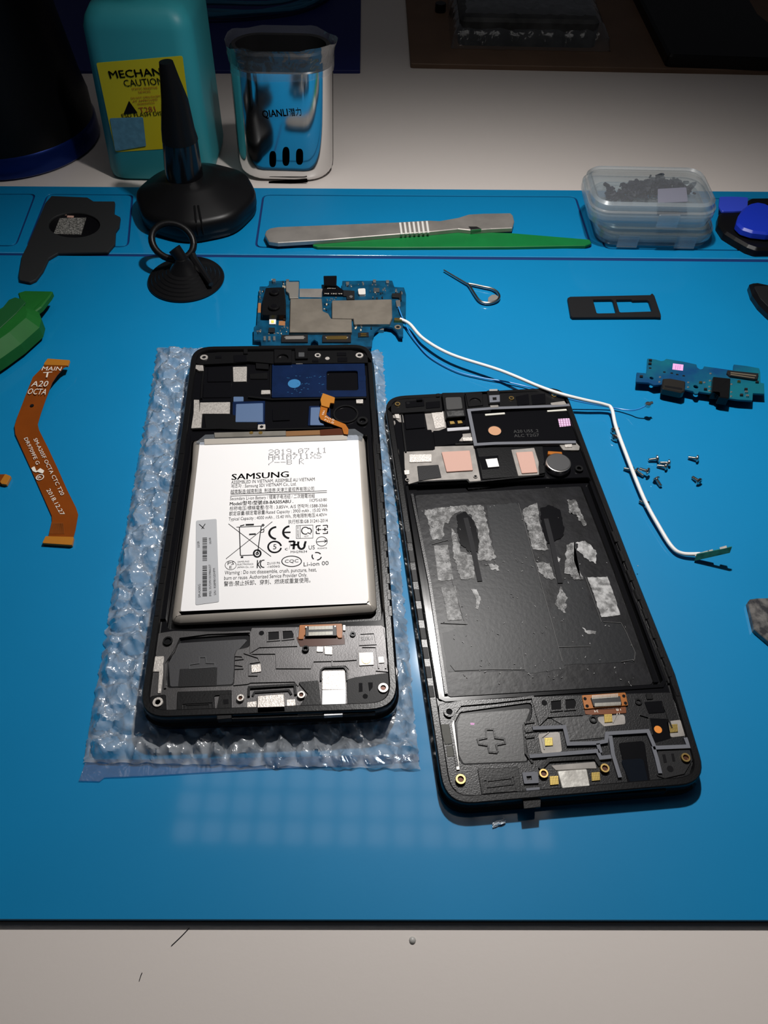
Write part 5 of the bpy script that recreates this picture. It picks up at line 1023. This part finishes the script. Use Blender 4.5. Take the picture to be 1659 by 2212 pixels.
disk('mounting_hole', D, 1420, 578, 14, Dz+.1, Dz, M_ink, pb, 0); ring('mounting_ring', D, 1420, 578, 30, 15, Dz+.15, Dz, mat('tinned_ring', (.3, .24, .18), .4, metal=.6), pb)
CD('coax_socket', [(1400, 350), (1440, 345), (1442, 400), (1410, 405)], 1.0, M_sold, r=.4); CD('coax_plug', [(1390, 498), (1455, 500), (1455, 520), (1388, 518)], 1.4, M_gold, r=.2)
random.seed(21); reg = [(960, 190, 1130, 240), (1160, 200, 1350, 330), (1180, 240, 1330, 335), (790, 325, 905, 350), (1040, 560, 1200, 605), (1400, 250, 1460, 290), (400, 575, 480, 640), (240, 260, 275, 340), (215, 590, 250, 640), (790, 345, 830, 440), (310, 620, 390, 640), (440, 190, 460, 250), (345, 172, 385, 190)]
for k in range(98):
    a, b, c_, d = reg[k % len(reg)]; x = random.uniform(a, c_); y = random.uniform(b, d); s = random.uniform(3, 6); t_ = random.choice([1, .6, 1.6])
    CD('capacitor', [(x-s, y-s*t_), (x+s, y-s*t_), (x+s, y+s*t_), (x-s, y+s*t_)], random.uniform(.2, .6), random.choice([M_sold, M_sold, M_chip, mat('ceramic_tan', (.45, .38, .28), .5)]), r=0, bev=.03)
for x, y in ((362, 175), (478, 178), (990, 200), (1220, 180), (1332, 185)): CD('antenna_contact', [(x-14, y-8), (x+14, y-8), (x+12, y+14), (x-12, y+14)], 1.2, M_sold, r=.1)

# ================================================ charging board
Kz = 4.2; K = 'K'
ch = thing('charging_board', 'small blue charging port board with a pink sticker at the right', 'circuit board', W(K, 900, 450, 0))
ok = [(305, 178), (400, 190), (460, 207), (490, 202), (515, 182), (690, 210), (855, 245), (865, 280), (895, 300), (925, 295), (942, 266), (1100, 288), (1268, 312), (1275, 245), (1420, 262), (1560, 288), (1572, 330), (1575, 450), (1615, 458), (1620, 575), (1490, 568), (1485, 650), (1320, 640), (1220, 625), (1020, 570), (885, 550), (870, 575), (840, 575), (818, 545), (700, 520), (470, 470), (380, 478), (320, 450), (175, 440), (185, 335), (290, 345), (300, 290)]
bm = NB(); holed(bm, [WL(K, ok, Kz, .25), circ(K, 352, 398, 22, Kz), circ(K, 850, 495, 28, Kz)], Kz, Kz-.9, .06); build('board', bm, M_pcbt, ch)
def CK(nm, pts, h, m, par=None, r=.12, bev=.06, zb=None): return slab(nm, K, pts, Kz+h, (Kz-.05) if zb is None else zb, m, par or ch, r, bev)
CK('underside_connector', [(1000, 470), (1500, 530), (1480, 600), (1000, 540)], -1, M_chip, zb=0); CK('underside_connector', [(260, 340), (460, 380), (450, 420), (250, 380)], -1, M_chip, zb=0)
CK('pink_sticker', [(592, 234), (710, 248), (703, 316), (584, 302)], .1, M_pinks, bev=0)
bm = NB()
for k in range(3): stroke(bm, [W(K, 625+k*24, 255, Kz+.12).to_2d(), W(K, 620+k*24, 300, Kz+.12).to_2d()], .25, Kz+.14, Kz+.1)
build('sticker_print', bm, mat('mauve_print', (.5, .22, .45), .6), ch)
us = CK('usb_port', [(480, 400), (560, 398), (735, 430), (725, 545), (690, 560), (470, 515)], 1.5, mat('dull_steel', (.06, .055, .05), .35, metal=.8), r=.8, bev=.4, zb=Kz-1.5); CK('usb_opening', [(498, 478), (700, 510), (695, 535), (498, 500)], 1.55, M_ink, us, r=.5)
CK('headphone_jack', [(1045, 380), (1240, 400), (1230, 560), (1220, 625), (1110, 610), (1110, 560), (1030, 555)], 2.2, M_blk, r=.3, bev=.3, zb=Kz-1.5)
cn = CK('board_connector', [(1205, 310), (1555, 345), (1540, 408), (1500, 412), (1235, 372), (1198, 340)], 1.0, M_chip); 
CK('connector_contacts', [(1240, 330), (1530, 365), (1525, 378), (1240, 342)], 1.2, mat('warm_contact', (.5, .42, .3), .3, metal=.8), cn); CK('connector_contacts', [(1240, 350), (1515, 392), (1510, 402), (1240, 362)], 1.2, mat('warm_contact', (1, 1, 1)), cn)
for x, y in ((447, 385), (440, 440), (765, 445), (762, 498), (1008, 425), (1003, 492), (1000, 538), (1250, 465), (1248, 552), (1246, 600), (1015, 345), (945, 445)): disk('solder_pad', K, x, y, 13, Kz+.2, Kz, M_sold, ch)
for x, y in ((340, 190), (335, 228), (238, 372), (905, 440), (960, 515), (1335, 430), (1540, 435), (1415, 515), (1365, 580), (1430, 590), (1418, 545)): CK('small_component', [(x-17, y-9), (x+17, y-7), (x+17, y+11), (x-17, y+9)], .7, random.choice([M_sold, M_chip, M_brass]))
for x, y in ((495, 330), (578, 342), (640, 357), (712, 372), (335, 285)): CK('dark_via', [(x-14, y-7), (x+14, y-5), (x+14, y+9), (x-14, y+7)], .05, M_ink, bev=0)

# ================================================ cables on the mat
wc = thing('antenna_cable', 'white antenna cable with a small green tip running from the main board', 'cable', W('P', 1200, 900, 0))
cp_ = [(864, 689, 3.8), (885, 700, 3.2), (915, 732, 3.6), (975, 766, 4.6), (1080, 800, 5.5), (1165, 835, 6.8), (1215, 852, 7.6), (1262, 864, 6), (1306, 874, 4), (1321, 883, 3.4), (1330, 920, 2.6), (1350, 975, 2.6), (1390, 1075, 2.4), (1425, 1140, 2), (1452, 1182, 1.6), (1475, 1196, 1.5), (1512, 1197, 2)]
bm = NB(); tube(bm, spline([W('P', *p) for p in cp_], 7), .72, 10); build('jacket', bm, M_wire, wc, True)
bm = NB(); a = W('M', 965, 1180, .8); b = W('M', 1305, 1090, 7.2); up = Vector((.15, .55, 1)).normalized()*2.2
n = (b-a).normalized(); s = n.cross(up).normalized()*.35
R_ = [[a-up*.1-s, a-up*.1+s, a+up+s, a+up-s], [b-up*.35-s, b-up*.35+s, b+up*.65+s, b+up*.65-s]]
loft(bm, [[Vector(v) for v in r] for r in R_]); build('tip_board', bm, mat('green_tip_board', (.02, .16, .13), .4, vary=.4, vscale=500), wc)
bm = NB(); 
for t_, l_ in ((.1, .12), (.3, .1), (.42, .08), (.78, .1)):
    q = a.lerp(b, t_)+up*.6-s*1.6; bmesh.ops.create_cube(bm, size=1, matrix=Matrix.Translation(q) @ n.to_track_quat('X', 'Z').to_matrix().to_4x4() @ Matrix.Diagonal((l_*22, .9, 1.2, 1)))
build('tip_components', bm, M_brush, wc)
wb = thing('coax_cable', 'thin blue coaxial cable running beside the white cable', 'cable', W('P', 1100, 830, 0))
cq = [(861, 663, 4), (866, 678, 3.6), (878, 705, 2), (900, 740, 1), (930, 772, .8), (985, 802, .8), (1040, 816, .9), (1090, 824, 1.2), (1150, 838, 1.5), (1195, 852, 6.6), (1245, 866, 4), (1320, 880, 1.4), (1358, 886, 2), (1378, 884, 4), (1396, 876, 6)]
bm = NB(); tube(bm, spline([W('P', *p) for p in cq], 6), .3, 8); build('jacket', bm, M_wireb, wb, True)
bm = NB(); c = W('P', 1400, 874, 6.4); tube(bm, [c+Vector((0, 0, -.8)), c+Vector((0, 0, .6))], 1.1, 12); tube(bm, [c+Vector((-1.2, -.2, .2)), c+Vector((1.7, .6, .5))], .6, 8); build('plug', bm, M_steel, wb, True)

# ================================================ screws
def screw_proto():
    t = thing('small_screw', 'x', 'screw'); bm = NB(); 
    pr = [(0, 0), (.55, .15)]
    for k in range(9): pr += [(.66, .3+k*.3), (.5, .45+k*.3)]
    pr += [(.55, 3.0), (.9, 3.1)]
    rings = [[Vector((z, r*math.cos(a_), r*math.sin(a_))) for a_ in [i/14*2*math.pi for i in range(14)]] for r, z in [(max(.15, r), z) for r, z in pr]]
    loft(bm, rings); build('threaded_shaft', bm, M_steel, t, True)
    bm = NB(); rings = [[Vector((z, r*math.cos(a_), r*math.sin(a_))) for a_ in [i/20*2*math.pi for i in range(20)]] for r, z in [(.9, 3.0), (1.35, 3.15), (1.4, 3.5), (1.1, 3.8), (.6, 3.9)]]
    loft(bm, rings); hd = build('screw_head', bm, M_steel, t, True); bm = NB()
    for v in ((.55, .14), (.14, .55)):
        bmesh.ops.create_cube(bm, size=1, matrix=Matrix.Translation((3.9, 0, 0)) @ Matrix.Diagonal((.1, v[0]*2, v[1]*2, 1)))
    build('cross_recess', bm, M_ink, hd)
    return t
SP = screw_proto()
def dup(r):
    c = r.copy(); S.collection.objects.link(c)
    for ch_ in [o for o in r.children]:
        d = ch_.copy(); S.collection.objects.link(d); d.parent = c
        for g in ch_.children: e_ = g.copy(); S.collection.objects.link(e_); e_.parent = d
    return c
sc = [('M', (525, 236), (614, 222), 'upper left of the five screws right of the white cable'), ('M', (632, 262), (722, 262), 'touching pair of screws, the one nearer the boards'), ('M', (605, 288), (695, 298), 'touching pair of screws, the one nearer the phones'),
      ('M', (900, 210), (978, 218), 'topmost of the two screws farthest right'), ('M', (292, 314), (378, 332), 'lying left of the white cable, its head against it'), ('M', (440, 318), (530, 346), 'crossed over another just right of the white cable'),
      ('M', (482, 388), (428, 345), 'pushed under the white cable with its tip to the right'), ('M', (648, 486), (600, 412), 'standing alone with its head up and tip to lower right'), ('M', (940, 396), (1006, 438), 'lower of the two screws farthest right'),
      ('M', (440, 622), (528, 665), 'lowest of the screws, touching the white cable from the left'), ('R', (1372, 790), (1338, 808), 'upper of two at the white cable beside the right phone corner'), ('R', (1376, 830), (1345, 848), 'lower of two at the white cable beside the right phone corner')]
for i, (fr, tip, head, lb_) in enumerate(sc):
    o = SP if i == 0 else dup(SP)
    lift = 1.2 if i == 5 else 0
    a = W(fr, *tip, .7+lift); b = W(fr, *head, 1.45+lift); d = (b-a).normalized(); 
    if d.length > 0: d.z = .22; d.normalize()
    o.rotation_mode = 'QUATERNION'; o.rotation_quaternion = d.to_track_quat('X', 'Z'); o.location = Vector((a.x, a.y, .75+lift))*MM
    tag(o, 'small steel screw '+lb_, 'screw', 'small screws scattered on the mat')

# ================================================ crumbs on the desk and mat
def hair(pts, r, lb_, fr='P', z=-2.3):
    bm = NB(); tube(bm, spline([W(fr, *p, z) for p in pts], 4), r, 6); o = build('stray_hair', bm, M_ink, None, True); tag(o, lb_, 'hair', 'stray hairs on the desk')
hair([(409, 2004), (392, 2022), (370, 2043)], .08, 'longer dark hair on the desk touching the front of the blue mat'); hair([(307, 2101), (304, 2108), (301, 2118)], .09, 'short dark hair on the desk nearest the lower left corner')
bm = NB(); c = W('P', 891, 2031, -2.3)
lathe(bm, c, [(.9, -2.5), (.8, -2.2), (.4, -1.9)], 10); o = build('crumb', bm, mat('grey_crumb', (.4, .39, .37), .4), None, True); tag(o, 'small grey crumb on the desk in front of the blue mat', 'crumb')
bm = NB(); random.seed(4); nn = 10; V = []
c = W('P', 1080, 1783, .4)
for j in range(nn):
    for i in range(nn): V.append(bm.verts.new((c.x-2+4*i/nn, c.y-.7+1.6*j/nn+.15*i, .3+random.random()*.5)))
for j in range(nn-1):
    for i in range(nn-1): bm.faces.new((V[j*nn+i], V[j*nn+i+1], V[(j+1)*nn+i+1], V[(j+1)*nn+i]))
o = build('plastic_scrap', bm, mat('shiny_scrap', (.6, .66, .72), .2, metal=.6), None); tag(o, 'tiny shiny plastic scrap on the mat below the right phone', 'scrap')
